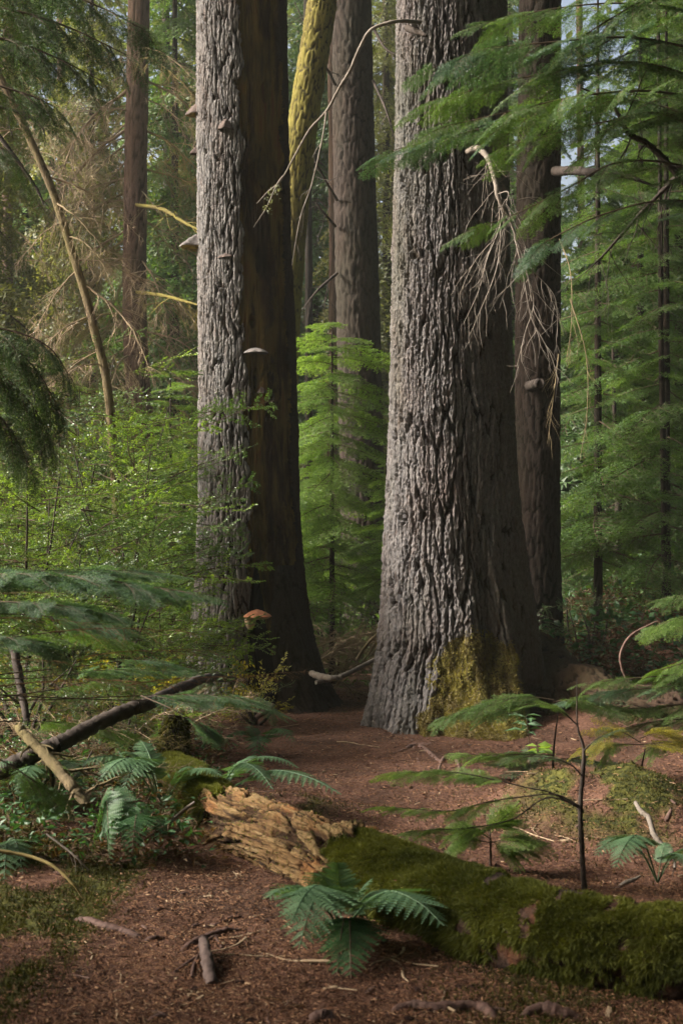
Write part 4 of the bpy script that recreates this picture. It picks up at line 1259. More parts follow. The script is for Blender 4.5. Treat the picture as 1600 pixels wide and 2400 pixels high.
for l, lab in (([(409, 2284), (440, 2262), (462, 2246)], 'thin dark rootlet running left from the stubby broken root'), ([(449, 2296), (454, 2270), (464, 2244)], 'short dark rootlet leaning on the stubby broken root'), ([(502, 2194), (510, 2210), (520, 2226)], 'side rootlet dropping from the slanting root')):
    root_tube(None, 'rootlet', [G(*p) + Vector((0, 0, .008)) for p in l], [.005, .007, .005], 'root_wood', 6, 3, label=lab, cat='root')

# ------------------------------------------------------------------ ferns
def pinna_mesh(seed, n=10, w=.25):
    """one leaflet of a frond, unit length along +X, cut into toothed lobes"""
    rng = np.random.default_rng(seed)
    mb = MB()
    t = np.linspace(0, 1, n)
    z = -.10 * t ** 2
    for s in (1, -1):
        for i in range(n - 1):
            a = t[i]; wd = w * (1 - a) ** .75 * (.55 + .45 * min(1, a * 6)) * rng.uniform(.88, 1.12)
            p0 = [a, 0, z[i]]; p1 = [a + .078, 0, z[i]]
            ti = [a + .10 + .35 * wd, s * wd, z[i] - .05 * wd + .02]
            mi = [a - .01 + .1 * wd, s * wd * .55, z[i] + .015]
            m2 = [a + .074 + .22 * wd, s * wd * .6, z[i] + .015]
            mb.add([p0, mi, ti, m2, p1], [[0, 1, 2], [0, 2, 3], [0, 3, 4]], 1, .5 + .4 * rng.random())
    return mb.mesh('pinna', [M['stem'], M['fern']], smooth=False), n
PIN = {}
for key in ('fern', 'fern_dark'):
    PIN[key] = []
    for s_ in range(3):
        me, _ = pinna_mesh(s_ + 5)
        me.materials[1] = M[key]
        PIN[key].append(me)

def frond(root, base, tip, arch, width, npairs, kind, seed, start=.22, plen=None, roll=0):
    """arched rachis with paired leaflets as objects of their own"""
    rg = random.Random(seed)
    base, tip = Vector(base), Vector(tip)
    L = (tip - base).length
    mid = (base + tip) / 2 + Vector((0, 0, arch * L))
    c = smooth_path([base, base.lerp(mid, .55) + Vector((0, 0, arch * L * .22)), mid, mid.lerp(tip, .55) + Vector((0, 0, arch * L * .18)), tip], 26)
    mb = MB()
    tube(mb, c - c[0], np.linspace(.004, .0012, 26) * max(.6, L / .5), 5, 0, .4)
    fr = mb.build('frond', [M['stem'] if kind == 'fern_dark' else M['fern']], root)
    fr.location = Vector(c[0]) - root.location
    up0 = Quaternion((tip - base).normalized(), roll) @ Vector((0, 0, 1))
    for i in range(npairs):
        t = start + (1 - start) * (i + .2) / npairs
        j = t * 25; i0 = min(int(j), 24)
        p = Vector(c[i0] + (c[min(i0 + 1, 25)] - c[i0]) * (j - i0))
        d = Vector(c[min(i0 + 1, 25)] - c[i0]).normalized()
        sidev = d.cross(up0).normalized()
        nrm = sidev.cross(d).normalized()
        u = (t - start) / (1 - start)
        pl = L * width * (1 - u) ** .8 * (.60 + .4 * min(1, u * 4)) * rg.uniform(.9, 1.08) + .012
        for s in (1, -1):
            x = (sidev * s + d * (.45 + .5 * u) - nrm * rg.uniform(.05, .35)).normalized()
            z = (nrm - x * nrm.dot(x)).normalized()
            y = z.cross(x)
            o = link('pinna', rg.choice(PIN[kind]), fr)
            wq = pl * rg.uniform(.85, 1.05)
            mw = Matrix((x * pl, y * wq, z * pl)).transposed().to_4x4()
            mw.translation = p - Vector(c[0])
            o.matrix_local = mw
    return fr

def fern(name, label, base, specs, kind, seed, width=.34, npairs=11, start=.22, Y=None):
    root = thing(name, label, 'fern', base, None)
    for k, (px, py, yy, arch) in enumerate(specs):
        frond(root, base, P(px, py, yy), arch, width, npairs, kind, seed + k, start)
    return root

b0 = G(800, 2185)
fern('fern', 'bright green fern in front of the fallen log beside the path', b0,
     [(625, 2105, 5.35, .22), (665, 2082, 5.6, .25), (790, 2022, 5.6, .20), (735, 2045, 5.5, .2), (700, 2225, 5.0, .28), (684, 2158, 5.1, .25), (980, 2100, 5.6, .2), (920, 2085, 5.7, .22), (1040, 2170, 5.15, .22), (870, 2060, 5.65, .15)], 'fern', 10, .38, 13, .2)
fern('fern', 'dark fern fronds hanging under the bright green fern', b0 + Vector((.03, -.05, 0)), [(822, 2292, 4.95, .18), (790, 2285, 5.0, .2), (850, 2250, 5.1, .2)], 'fern_dark', 30, .30, 14)
b1 = P(380, 1850, 7.75); b1.z = float(gz(b1.x, b1.y)) + .02
fern('fern', 'arching blue green fern on the bank left of the mossy log end', b1,
     [(180, 1800, 7.4, .28), (235, 1832, 7.2, .30), (290, 1850, 7.2, .35), (520, 1818, 7.5, .25), (455, 1800, 7.7, .3), (330, 1735, 8.1, .15), (280, 1765, 7.7, .3)], 'fern', 50, .30, 17, .25)
b2 = P(505, 1840, 8.2); b2.z = float(gz(b2.x, b2.y)) + .02
fern('fern', 'long flat fern reaching out over the path from behind the mossy log', b2, [(800, 1862, 7.6, .16), (700, 1800, 7.9, .25), (640, 1850, 7.6, .25), (600, 1770, 8.3, .2)], 'fern', 70, .22, 18, .2)
b3 = P(250, 1860, 6.9)
root = thing('fern', 'large dark fern hanging down the shaded bank', 'fern', b3)
frond(root, b3, P(258, 2040, 6.6), .10, .34, 18, 'fern_dark', 90, .05, roll=1.2)
frond(root, b3 + Vector((.02, .05, .02)), P(300, 2020, 6.75), .15, .30, 18, 'fern_dark', 91, .05, roll=1.0)
frond(root, b3 + Vector((.0, .05, .02)), P(215, 2000, 6.75), .15, .30, 16, 'fern_dark', 92, .05, roll=1.3)
b4 = G(1540, 2070)
fern('fern', 'blue green fern standing behind the log near the right edge', b4, [(1395, 2005, 6.2, .30), (1440, 2035, 6.0, .3), (1470, 1985, 6.5, .25), (1640, 1995, 6.3, .25), (1620, 2040, 6.1, .25), (1560, 1975, 6.6, .2)], 'fern', 110, .26, 15, .3)
b5 = G(1246, 1790)
fern('fern', 'small pale fern before the dark gap under the broad trunk', b5, [(1180, 1765, 10.2, .2), (1275, 1760, 10.1, .2), (1230, 1750, 10.4, .1), (1300, 1785, 10, .2)], 'fern', 130, .40, 7, .15)
b6 = G(20, 1990)
fern('fern', 'pale low fern on the moss by the left edge', b6, [(-20, 1990, 6.6, .2), (55, 2050, 6.4, .25), (75, 2010, 6.6, .2), (10, 2070, 6.3, .2)], 'fern', 150, .34, 9, .2)
b7 = G(120, 1900)
fern('fern', 'dim low fern in the shaded litter on the left bank', b7, [(40, 1880, 7.6, .2), (150, 1930, 7.3, .25), (190, 1890, 7.5, .2), (90, 1940, 7.2, .2)], 'fern_dark', 170, .34, 10, .2)

b8 = P(110, 1850, 7.6); b8.z = float(gz(b8.x, b8.y)) + .02
fern('fern', 'green fern under the propped dark branch near the left edge', b8, [(-10, 1800, 7.3, .28), (60, 1770, 7.6, .2), (190, 1830, 7.2, .3), (150, 1790, 7.6, .25), (40, 1860, 7.1, .3)], 'fern', 190, .28, 15, .2)
b9 = P(610, 1760, 10.6); b9.z = float(gz(b9.x, b9.y)) + .02
fern('fern', 'small fern on the litter before the hollow of the grey trunk', b9, [(530, 1735, 10.3, .28), (690, 1740, 10.2, .28), (580, 1700, 10.8, .2), (650, 1710, 10.7, .2), (600, 1790, 10.1, .3)], 'fern_dark', 210, .30, 12, .2)
b10 = P(330, 1930, 7.0); b10.z = float(gz(b10.x, b10.y)) + .02
fern('fern', 'shaded fern drooping beside the pale twig below the log end', b10, [(270, 1960, 6.7, .3), (390, 1960, 6.7, .3), (330, 1880, 7.1, .2), (310, 2000, 6.5, .3)], 'fern_dark', 230, .30, 14, .2)

# broadleaf seedling before the root gap
def seedling(name, label, base, top, leaves, lsz, mat, seed, wid=.42):
    root = thing(name, label, 'seedling', base)
    mb = MB(); tube(mb, np.array([Vector((0, 0, 0)), (top - base) * .5 + Vector((.01, 0, 0)), top - base]), [.005, .004, .002], 5)
    mb.build('stem', M['stem'], root)
    rng = np.random.default_rng(seed)
    for k in range(leaves):
        t = 1 - .55 * k / leaves
        d = np.array([math.cos(k * 2.4), math.sin(k * 2.4) - .25, .05]); d /= np.linalg.norm(d)
        mb = MB(); add_leaves(mb, np.zeros((1, 3)), d[None], lsz, rng, 0, .7, wid)
        mb.build('leaf', M[mat], root, smooth=False, loc=(top - base) * t)
    return root
bb = G(1238, 1765)
seedling('ash_seedling', 'small seedling with narrow pale leaves against the black root gap', bb, bb + Vector((-.02, 0, .28)), 12, .16, 'fern', 4, .28)
bb = G(1258, 1785)
seedling('broadleaf_seedling', 'low seedling with broad leaves at the foot of the root gap', bb, bb + Vector((0, 0, .12)), 7, .13, 'holly_bright', 5, .5)

# ------------------------------------------------------------------ hemlock saplings and near boughs
def limb(root, kind, path, Y, n, slen, r0=.012, spread=40, seed=0, end=True, mat='stem', width=1.0, down=.15, name='bough', lo=.12):
    """a limb through photo pixels with sprays to both sides; limb is a part, sprays its sub-parts"""
    rg = random.Random(seed)
    pts = [P(*(p if len(p) == 3 else (p[0], p[1], Y))) for p in path]
    c = smooth_path(pts, 40)
    base = np.array(root.location)
    mb = MB(); tube(mb, c - c[0], np.linspace(r0, r0 * .2, 40), 6)
    lb = mb.build('limb', M[mat], root); lb.location = Vector(c[0] - base)
    for i in range(n + (1 if end else 0)):
        t = 1.0 if i == n else lo + (.97 - lo) * (i + rg.random() * .5) / n
        j = min(int(t * 39), 38)
        p = Vector(c[j]); d = Vector(c[j + 1] - c[j]).normalized()
        a = 0 if i == n else R(rg.uniform(.6, 1.3) * spread) * (1 if i % 2 else -1)
        dd = Quaternion((0, 0, 1), a) @ d
        dd = (dd + Vector((0, 0, -down * rg.uniform(.2, 1.6)))).normalized()
        L = slen * (1.05 - .45 * t) * rg.uniform(.75, 1.25)
        me = rg.choice(S[kind])
        x = dd; up = Vector((0, 0, 1)); y = up.cross(x).normalized(); z = x.cross(y)
        q = Quaternion(x, rg.uniform(-.65, .65)); y = q @ y; z = q @ z
        o = link(name, me, lb)
        mw = Matrix((x * L, y * L * width, z * L * width)).transposed().to_4x4()
        mw.translation = p - Vector(c[0])
        o.matrix_local = mw
    return lb

def off_tree(name, label, x, y, h, r, cat='tree', mat='dark_bark'):
    base = Vector((x, y, float(gz(x, y)) - .1))
    root = thing(name, label, cat, base)
    mb, c, rr = trunk_mesh([base, base + Vector((0, 0, h * .5)), base + Vector((.03, 0, h))], [r, r * .8, r * .35], 20, 60, .04, .3, min(.01, r * .2), 71, .25)
    mb.v[0] -= np.array(base)
    mb.build('trunk', M[mat], root)
    return root

S['near'] = fol('hemlock_near', 35, 3, nt=26, spacing=.012, nlen=.030, nwid=.012, droop=.15)
S['near_dark'] = fol('hemlock_near_blue', 38, 3, nt=26, spacing=.012, nlen=.030, nwid=.012, droop=.15)
# upper right, close: a hemlock standing just out of frame
NR = off_tree('hemlock_tree', 'near hemlock whose flat green boughs sweep in from the right edge across the broad trunk', X(1760, 7.2), 7.2, 6.5, .07)
for k, (pth, n, sl) in enumerate([
    ([(1760, 60, 7.2), (1500, 10, 7.0), (1300, 20, 6.9), (1120, 60, 6.9)], 16, .34),
    ([(1760, 150, 7.2), (1500, 90, 6.8), (1280, 100, 6.7), (1130, 118, 6.7), (1010, 160, 6.6)], 20, .36),
    ([(1760, 230, 7.2), (1520, 150, 7.0), (1340, 160, 7.0), (1150, 200, 7.0), (1000, 240, 7.0)], 20, .36),
    ([(1760, 260, 7.2), (1540, 215, 6.6), (1360, 225, 6.4), (1200, 260, 6.3), (1030, 300, 6.3)], 20, .34),
    ([(1760, 330, 7.2), (1500, 240, 7.3), (1250, 275, 7.4), (1050, 320, 7.4), (880, 362, 7.4)], 22, .34),
    ([(1760, 380, 7.2), (1560, 270, 6.9), (1420, 285, 6.8), (1290, 315, 6.8), (1180, 345, 6.8)], 15, .34),
    ([(1760, 460, 7.2), (1600, 390, 6.7), (1450, 380, 6.5), (1330, 440, 6.4), (1210, 500, 6.4), (1110, 535, 6.4)], 15, .26),
    ([(1760, 520, 7.2), (1580, 470, 7.0), (1420, 500, 7.0), (1290, 560, 7.0), (1250, 590, 7.0)], 10, .26),
    ([(1760, -40, 7.2), (1560, -20, 6.9), (1420, 50, 6.8), (1330, 110, 6.8)], 14, .36)]):
    limb(NR, ('near', 'near_dark', 'near', 'near', 'near_dark', 'near')[k % 6], pth, 7, int(n * .9), sl * 1.05, .007, 42, 300 + k)
stick(NR, 'dead_branch', PP([(1760, 560, 7.2), (1600, 420, 7.1), (1520, 340, 7.1), (1470, 310, 7.0), (1430, 240, 7.0), (1360, 205, 7.0)]), [.022, .018, .015, .012, .008, .004], 'dark_branch', 6, 60, 10, 8, .4)
stick(NR, 'dead_branch', PP([(1760, 240, 7.2), (1600, 400, 7.3), (1500, 500, 7.3), (1420, 590, 7.3), (1370, 640, 7.3)]), [.016, .012, .01, .006, .003], 'dark_branch', 6, 60, 14, 9, .4)

S['near_blue'] = fol('hemlock_blue', 25, 3, nt=26, spacing=.012, nlen=.030, nwid=.012, droop=.08)
# left, close: blue green boughs blurred by nearness
NL = off_tree('hemlock_tree', 'near hemlock whose blue green boughs reach in low from the left edge', X(-190, 6.5), 6.5, 3.5, .05)
for k, (pth, kind, n, sl) in enumerate([
    ([(-190, 1360, 5.2), (20, 1345, 4.9), (200, 1352, 4.8), (330, 1372, 4.75), (420, 1384, 4.7)], 'blue', 24, .24),
    ([(-190, 1350, 5.2), (40, 1340, 5.2), (200, 1335, 5.3), (360, 1340, 5.4)], 'blue', 18, .22),
    ([(-190, 1420, 5.2), (0, 1410, 4.6), (150, 1420, 4.5), (270, 1440, 4.5)], 'blue', 16, .20),
    ([(-190, 1490, 5.2), (-40, 1490, 4.8), (60, 1500, 4.7), (110, 1520, 4.7)], 'blue', 10, .18),
    ([(-190, 1580, 5.2), (60, 1590, 5.4), (250, 1570, 5.6), (410, 1572, 5.7)], 'blue', 10, .17),
    ([(-190, 1640, 5.2), (100, 1640, 5.6), (330, 1630, 5.9), (480, 1628, 6.0), (600, 1640, 6.0)], 'blue', 12, .20),
    ([(330, 1630, 5.9), (400, 1660, 5.8), (460, 1692, 5.8), (485, 1706, 5.8)], 'blue', 8, .16)]):
    limb(NL, 'near_blue', [(a_, b_, c_ * 1.25) for a_, b_, c_ in pth], 5, int(n * 1.6), sl * 1.35, .004, 42, 400 + k, down=.08, lo=.05 if k < 4 else .55)
for k, (pth, n, sl) in enumerate([([(-190, 1700, 6.5), (60, 1690, 7.2), (200, 1700, 7.6), (300, 1720, 7.8)], 12, .30), ([(-190, 1660, 6.5), (100, 1620, 8.0), (250, 1590, 8.6), (340, 1590, 9)], 9, .28),
                             ([(-190, 1700, 6.5), (0, 1780, 6.6), (80, 1830, 6.6), (130, 1860, 6.6)], 9, .24), ([(-190, 1560, 6.5), (0, 1500, 7.5), (180, 1480, 8.2), (300, 1500, 8.4)], 12, .32)]):
    limb(NL, 'mid', [(a_, b_, c_ + (.9 if k == 0 else 0)) for a_, b_, c_ in pth], 7, n, sl, .005, 42, 440 + k, down=.12, lo=.4)
for k, (pth, n, sl) in enumerate([([(-190, 1600, 6.5), (200, 1560, 7.5), (330, 1545, 7.8), (425, 1560, 7.9)], 10, .24), ([(-190, 1620, 6.5), (250, 1640, 7.2), (420, 1640, 7.4), (600, 1650, 7.5), (640, 1662, 7.5)], 12, .22),
                             ([(-190, 1440, 6.5), (50, 1440, 6.9), (180, 1455, 7.0), (280, 1470, 7.0)], 12, .26)]):
    limb(NL, 'near_blue', pth, 7, n, sl, .004, 42, 460 + k, down=.1, lo=.5)
M['red_twig'] = simple_mat('red_twig', [(.3, (.16, .085, .04)), (.7, (.30, .17, .085))], 6, coord='Generated', bdist=0)
RED = [dead_spray(95 + s, 14, .007, .05, sub=4).mesh('dead_bough', [M['red_twig']]) for s in range(3)]
for k, (a, b) in enumerate([((-60, 1622, 5), (430, 1600, 5.6)), ((300, 1606, 5.5), (640, 1580, 5.9)), ((560, 1590, 5.9), (745, 1568, 6.1)), ((-60, 1400, 4.9), (160, 1388, 4.9)), ((-40, 1450, 4.9), (330, 1470, 5.2)), ((120, 1480, 5.2), (480, 1478, 5.6)), ((-60, 1550, 5), (220, 1560, 5.3)), ((200, 1540, 5.4), (520, 1520, 5.8)), ((-40, 1290, 5), (100, 1255, 5.1)), ((-40, 1320, 5), (130, 1310, 5.1))]):
    bough(NL, RED[k % 3], P(*a), P(*b), RNG.uniform(-.3, .3), .5, 'dead_bough')

# upper left dark boughs and the drooping dark conifer at the left edge
UL = off_tree('conifer_tree', 'dark green conifer boughs hanging into the upper left corner', X(-200, 9.5), 9.5, 7.5, .08)
for k, (pth, n, sl) in enumerate([
    ([(-200, 20), (0, 20), (150, 60), (300, 130)], 14, .5), ([(-200, 80), (0, 90), (120, 130), (240, 190)], 14, .5),
    ([(-200, -60), (50, -50), (220, 10), (340, 70)], 14, .5), ([(-200, 190), (-60, 190), (60, 220), (130, 250)], 10, .45),
    ([(-200, 330), (-80, 330), (10, 350), (50, 390)], 7, .4)]):
    limb(UL, 'dark', pth, 9.4, n, sl, .014, 45, 500 + k, down=.35)
DL = off_tree('conifer_tree', 'drooping dark conifer branch at the left edge above the shrubs', X(-170, 8.6), 8.6, 5, .06)
for k, (pth, n, sl) in enumerate([
    ([(-170, 740), (-20, 780), (80, 860), (140, 960)], 14, .42), ([(-170, 800), (-40, 850), (60, 930), (120, 1030)], 14, .42),
    ([(-170, 860), (-60, 920), (20, 1000), (70, 1090)], 12, .42), ([(-170, 760), (0, 770), (110, 810), (170, 890)], 12, .38)]):
    limb(DL, 'dark', pth, 8.6, n, sl, .010, 45, 520 + k, down=.3)

# right edge, middle distance
RE = off_tree('hemlock_tree', 'hemlock with low fresh boughs entering at the right edge above the root', X(1720, 9.6), 9.6, 4, .05)
for k, (pth, kind, n, sl) in enumerate([
    ([(1720, 1570), (1600, 1580), (1480, 1590), (1370, 1600)], 'mid', 14, .30), ([(1720, 1600), (1560, 1610), (1440, 1620), (1330, 1640)], 'blue', 14, .28),
    ([(1720, 1430), (1640, 1440), (1570, 1455), (1530, 1470)], 'bright', 10, .30), ([(1720, 1380), (1660, 1385), (1600, 1395), (1560, 1400)], 'mid', 8, .28),
    ([(1720, 1530), (1640, 1540), (1580, 1560), (1545, 1570)], 'bright', 9, .28), ([(1720, 1640), (1600, 1650), (1500, 1660), (1420, 1655)], 'mid', 14, .30),
    ([(1720, 1690), (1620, 1685), (1540, 1690), (1480, 1700)], 'mid', 10, .30), ([(1720, 1720), (1640, 1735), (1560, 1740), (1530, 1750)], 'bright', 8, .28)]):
    limb(RE, kind, pth, 9.5, n, sl, .008, 42, 540 + k, down=.1)
# low boughs lying in front of the mossy root
LB = off_tree('hemlock_sapling', 'low hemlock sapling whose boughs cross in front of the mossy root', X(1296, 9.4), 9.4, .55, .008, 'sapling')
for k, (pth, kind, n, sl) in enumerate([
    ([(1296, 1640), (1220, 1632), (1130, 1650), (1040, 1680)], 'mid', 14, .18), ([(1296, 1660), (1240, 1650), (1160, 1665), (1090, 1672)], 'mid', 10, .18),
    ([(1296, 1645), (1340, 1640), (1390, 1650), (1440, 1660)], 'mid', 8, .18), ([(1296, 1770), (1220, 1768), (1140, 1770), (1080, 1768)], 'bright', 10, .15),
    ([(1296, 1780), (1350, 1778), (1400, 1785), (1430, 1790)], 'blue', 8, .15), ([(1296, 1775), (1240, 1790), (1190, 1790)], 'blue', 6, .15)]):
    limb(LB, kind, pth, 9.4, int(n * 1.3), sl * 1.7, .004, 40, 560 + k, down=.05)
YL = off_tree('hemlock_sapling', 'yellowing low sapling in the sun spot near the right edge', X(1500, 9.2), 9.2, .35, .008, 'sapling')
S['yellow'] = fol('yellow_leaf', 45, 2, nlen=.03, nwid=.012)
for k, (pth, kind, n, sl) in enumerate([([(1500, 1740), (1450, 1715), (1400, 1735), (1370, 1750)], 'yellow', 7, .16), ([(1500, 1730), (1540, 1715), (1570, 1720)], 'yellow', 6, .16), ([(1500, 1745), (1440, 1745), (1420, 1765)], 'bright', 6, .16), ([(1500, 1745), (1550, 1740), (1600, 1738)], 'yellow', 6, .18)]):
    limb(YL, kind, pth, 9.2, int(n * 1.3), sl * 1.5, .004, 40, 570 + k, down=.05)

# slim sapling rising behind the log
bs = G(1368, 2085)
SP = thing('hemlock_sapling', 'slim dark stemmed hemlock sapling rising behind the mossy log on the right', 'sapling', bs)
stem = [bs, P(1363, 2000, 6.35), P(1359, 1892, 6.35), P(1366, 1800, 6.35), P(1366, 1750, 6.35), P(1352, 1698, 6.35), P(1351, 1590, 6.35)]
stick(SP, 'stem', stem, [.013, .012, .012, .010, .007, .004, .002], 'dark_branch', 8, 70)
for k, (pth, kind, n, sl) in enumerate([
    ([(1358, 1895), (1290, 1858), (1234, 1846), (1160, 1828), (1080, 1812), (1000, 1808), (930, 1812)], 'mid', 14, .15),
    ([(1358, 1890), (1300, 1862), (1220, 1868), (1140, 1880), (1060, 1900), (960, 1895), (900, 1890)], 'mid', 13, .14),
    ([(1364, 1820), (1340, 1795), (1300, 1778), (1240, 1772), (1200, 1776)], 'dark', 4, .10),
    ([(1366, 1760), (1400, 1730), (1440, 1715)], 'dark', 4, .10), ([(1352, 1700), (1320, 1670), (1290, 1655)], 'mid', 4, .10),
    ([(1358, 1890), (1280, 1870), (1200, 1920), (1100, 1940), (1010, 1945), (950, 1950)], 'mid', 12, .14)]):
    limb(SP, 'bright' if kind == 'mid' else kind, pth, 6.3, int(n * 1.1), sl * 1.3, .0045, 40, 600 + k, down=.05, lo=.45 if k in (0, 1, 5) else .2, mat='dark_branch')
bs = G(1149, 2030)
S2 = thing('hemlock_sapling', 'tiny spreading hemlock seedling standing just behind the mossy log', 'sapling', bs)
stick(S2, 'stem', [bs, P(1149, 1990, 6.75), P(1147, 1935, 6.75)], [.006, .005, .003], 'dark_branch', 6, 20)
for k, pth in enumerate([[(1148, 1975), (1110, 1968), (1085, 1975)], [(1148, 1975), (1200, 1965), (1250, 1972)], [(1148, 1965), (1120, 1950), (1100, 1945)], [(1148, 1970), (1180, 1985), (1215, 1990)], [(1148, 1955), (1160, 1940), (1180, 1935)]]):
    limb(S2, 'bright', pth, 6.7, 10, .19, .003, 40, 620 + k, down=.05)

# centre saplings, fresh green
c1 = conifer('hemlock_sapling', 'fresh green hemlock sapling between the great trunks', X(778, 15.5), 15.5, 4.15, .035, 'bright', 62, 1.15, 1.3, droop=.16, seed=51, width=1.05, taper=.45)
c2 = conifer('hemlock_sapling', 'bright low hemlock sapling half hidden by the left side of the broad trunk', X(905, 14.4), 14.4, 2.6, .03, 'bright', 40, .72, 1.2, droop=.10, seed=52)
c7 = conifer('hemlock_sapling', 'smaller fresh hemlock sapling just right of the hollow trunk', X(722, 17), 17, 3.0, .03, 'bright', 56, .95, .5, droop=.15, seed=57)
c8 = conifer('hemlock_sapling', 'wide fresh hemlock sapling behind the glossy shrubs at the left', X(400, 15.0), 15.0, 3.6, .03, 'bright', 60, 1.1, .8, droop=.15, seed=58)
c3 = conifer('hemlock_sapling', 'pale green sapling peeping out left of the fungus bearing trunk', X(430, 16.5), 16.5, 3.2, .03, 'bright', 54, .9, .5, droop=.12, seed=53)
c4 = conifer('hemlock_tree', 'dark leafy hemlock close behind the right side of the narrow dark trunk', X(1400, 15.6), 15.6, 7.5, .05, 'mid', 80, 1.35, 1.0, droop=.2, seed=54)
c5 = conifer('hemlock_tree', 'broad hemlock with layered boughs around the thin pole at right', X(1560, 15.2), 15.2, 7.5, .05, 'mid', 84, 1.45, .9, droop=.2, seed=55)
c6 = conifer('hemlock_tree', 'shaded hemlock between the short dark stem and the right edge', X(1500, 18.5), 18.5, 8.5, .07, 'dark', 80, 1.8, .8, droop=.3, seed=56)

# dead boughs of the spruces on the left
def dead_ring(root, n, Y, cx, py0, py1, lmin, lmax, seed, kinds=('dead_olive', 'dead_tan', 'dead')):
    rg = random.Random(seed)
    for i in range(n):
        py = py0 + (py1 - py0) * (i + rg.random()) / n
        a = P(cx(py), py, Y)
        az = rg.uniform(0, 2 * PI) if i % 3 == 0 else rg.choice([PI, 0]) + rg.uniform(-.8, .8)
        L = rg.uniform(lmin, lmax)
        b = a + Vector((math.cos(az) * L, math.sin(az) * L * .8, -L * rg.uniform(-.1, .75)))
        k = S[rg.choice(kinds)]
        bough(root, rg.choice(k), a, b, rg.uniform(-.8, .8), rg.uniform(.8, 1.3), 'dead_bough')
dead_ring(left_brown, 64, 22, lambda p: 320, 120, 1050, .9, 2.0, 1)
dead_ring(far_left, 34, 25, lambda p: 20, 150, 900, .9, 2.2, 2)
dead_ring(lean, 16, 13, lambda p: np.interp(p, [189, 316, 444, 602, 765, 1000], [5, 66, 122, 173, 220, 262]), 150, 900, .4, .95, 3, ('dead_tan', 'dead'))
stick(lean, 'dead_branch', PP([(-60, 245, 12), (20, 255, 12), (94, 292, 12), (108, 335, 12)]), [.014, .014, .009, .003], 'dark_branch', 6, 40, 3, 2, .2)
stick(lean, 'dead_branch', PP([(-40, 270, 11.6), (30, 360, 11.6), (85, 440, 11.6), (103, 478, 11.6)]), [.02, .018, .014, .008], 'dark_branch', 6, 40, 2, 3, .2)
stick(left_brown, 'dead_branch', PP([(320, 480, 21.8), (380, 490, 21), (430, 520, 20.5), (468, 540, 20.2)]), [.03, .03, .025, .015], 'mossy_bark', 6, 40, 12, 3, .5)
stick(left_brown, 'dead_branch', PP([(322, 685, 21.8), (380, 692, 21), (430, 705, 20.5), (468, 716, 20.2)]), [.03, .028, .022, .012], 'mossy_bark', 6, 40, 8, 4, .5)
# bare twigs on the trunks in the middle
mid = [o for o in bpy.data.objects if o.get('label', '').startswith('straight brown trunk')][0]
for k, l in enumerate([[(790, 470, 19.8), (750, 400, 19.4), (735, 372, 19.3)], [(785, 530, 19.8), (760, 500, 19.4), (735, 470, 19.3)], [(786, 200, 19.8), (740, 110, 19.5), (690, 5, 19.5)], [(874, 190, 19.8), (905, 260, 19.3), (925, 330, 19.3)], [(790, 640, 19.8), (745, 680, 19.2), (705, 730, 19.2)], [(872, 60, 19.8), (900, 110, 19.6), (930, 130, 19.5)]]):
    stick(mid, 'dead_branch', PP(l), [.022, .016, .006], 'dark_branch', 6, 30, 7, 80 + k, .5)

# ------------------------------------------------------------------ shrubs on the left
def shrub(name, label, px, Y, h, rad, n, kinds, blen, seed, z0=.1, flat=.5):
    rg = random.Random(seed)
    x = X(px, Y)
    base = Vector((x, Y, float(gz(x, Y)) - .03))
    root = thing(name, label, 'shrub', base)
    mb = MB()
    tips = []
    for s in range(6):
        az = s * 1.05 + rg.random()
        tip = Vector((math.cos(az) * rad * .6, math.sin(az) * rad * .6 * flat, h * rg.uniform(.65, .98)))
        mid_ = tip * .5 + Vector((rg.uniform(-.1, .1), rg.uniform(-.1, .1), h * .06))
        c = smooth_path([Vector((0, 0, 0)), mid_, tip], 14)
        tube(mb, c, np.linspace(.018, .004, 14), 6)
        tips.append(c)
    mb.build('stem', M['dark_branch'], root)
    for i in range(n):
        c = rg.choice(tips)
        t = rg.uniform(.25, 1) ** .8
        p = base + Vector(c[min(13, int(t * 13))])
        az = rg.uniform(0, 2 * PI)
        d = Vector((math.cos(az), math.sin(az) * .8, rg.uniform(-.25, .45))).normalized()
        L = blen * rg.uniform(.6, 1.2)
        off = d * rg.uniform(0, rad * .5)
        a = p + Vector((off.x, off.y * flat, off.z * .6))
        bough(root, rg.choice(S[rg.choice(kinds)]), a, a + d * L, rg.uniform(-.6, .6), 1.0, 'leafy_branch')
    return root
shrub('holly_shrub', 'tall glossy bright leaved shrub below the leaning pole', 120, 13.5, 3.6, 1.0, 150, ('holly_bright', 'holly', 'holly_bright'), .75, 1)
shrub('holly_shrub', 'glossy dark green shrub before the reddish brown trunk', 300, 12.5, 2.9, .95, 150, ('holly', 'holly', 'holly_bright'), .72, 2)
shrub('holly_shrub', 'leafy shrub spreading its twigs across the foot of the fungus bearing trunk', 370, 12.2, 1.15, .5, 80, ('holly', 'holly_bright'), .6, 3)
shrub('holly_shrub', 'dark shrub in the shade at the left edge under the drooping conifer', 30, 11.0, 2.3, .9, 130, ('holly', 'holly', 'holly_bright'), .65, 4)
shrub('holly_shrub', 'low shaded shrub in the middle of the left thicket', 210, 10.5, 1.5, .8, 110, ('holly', 'holly', 'holly_bright'), .55, 5)
shrub('holly_shrub', 'small dark holly bush on the shaded bank right of the narrow trunk', 1370, 13.2, .95, .35, 30, ('holly',), .35, 6)
shrub('holly_shrub', 'dim bluish shrub low behind the gap between the great trunks', 790, 16.5, 1.7, .8, 70, ('holly',), .6, 7)
shrub('holly_shrub', 'small leafy plant at the mouth of the black hollow', 600, 12.4, .34, .25, 14, ('holly_bright', 'holly'), .26, 8)
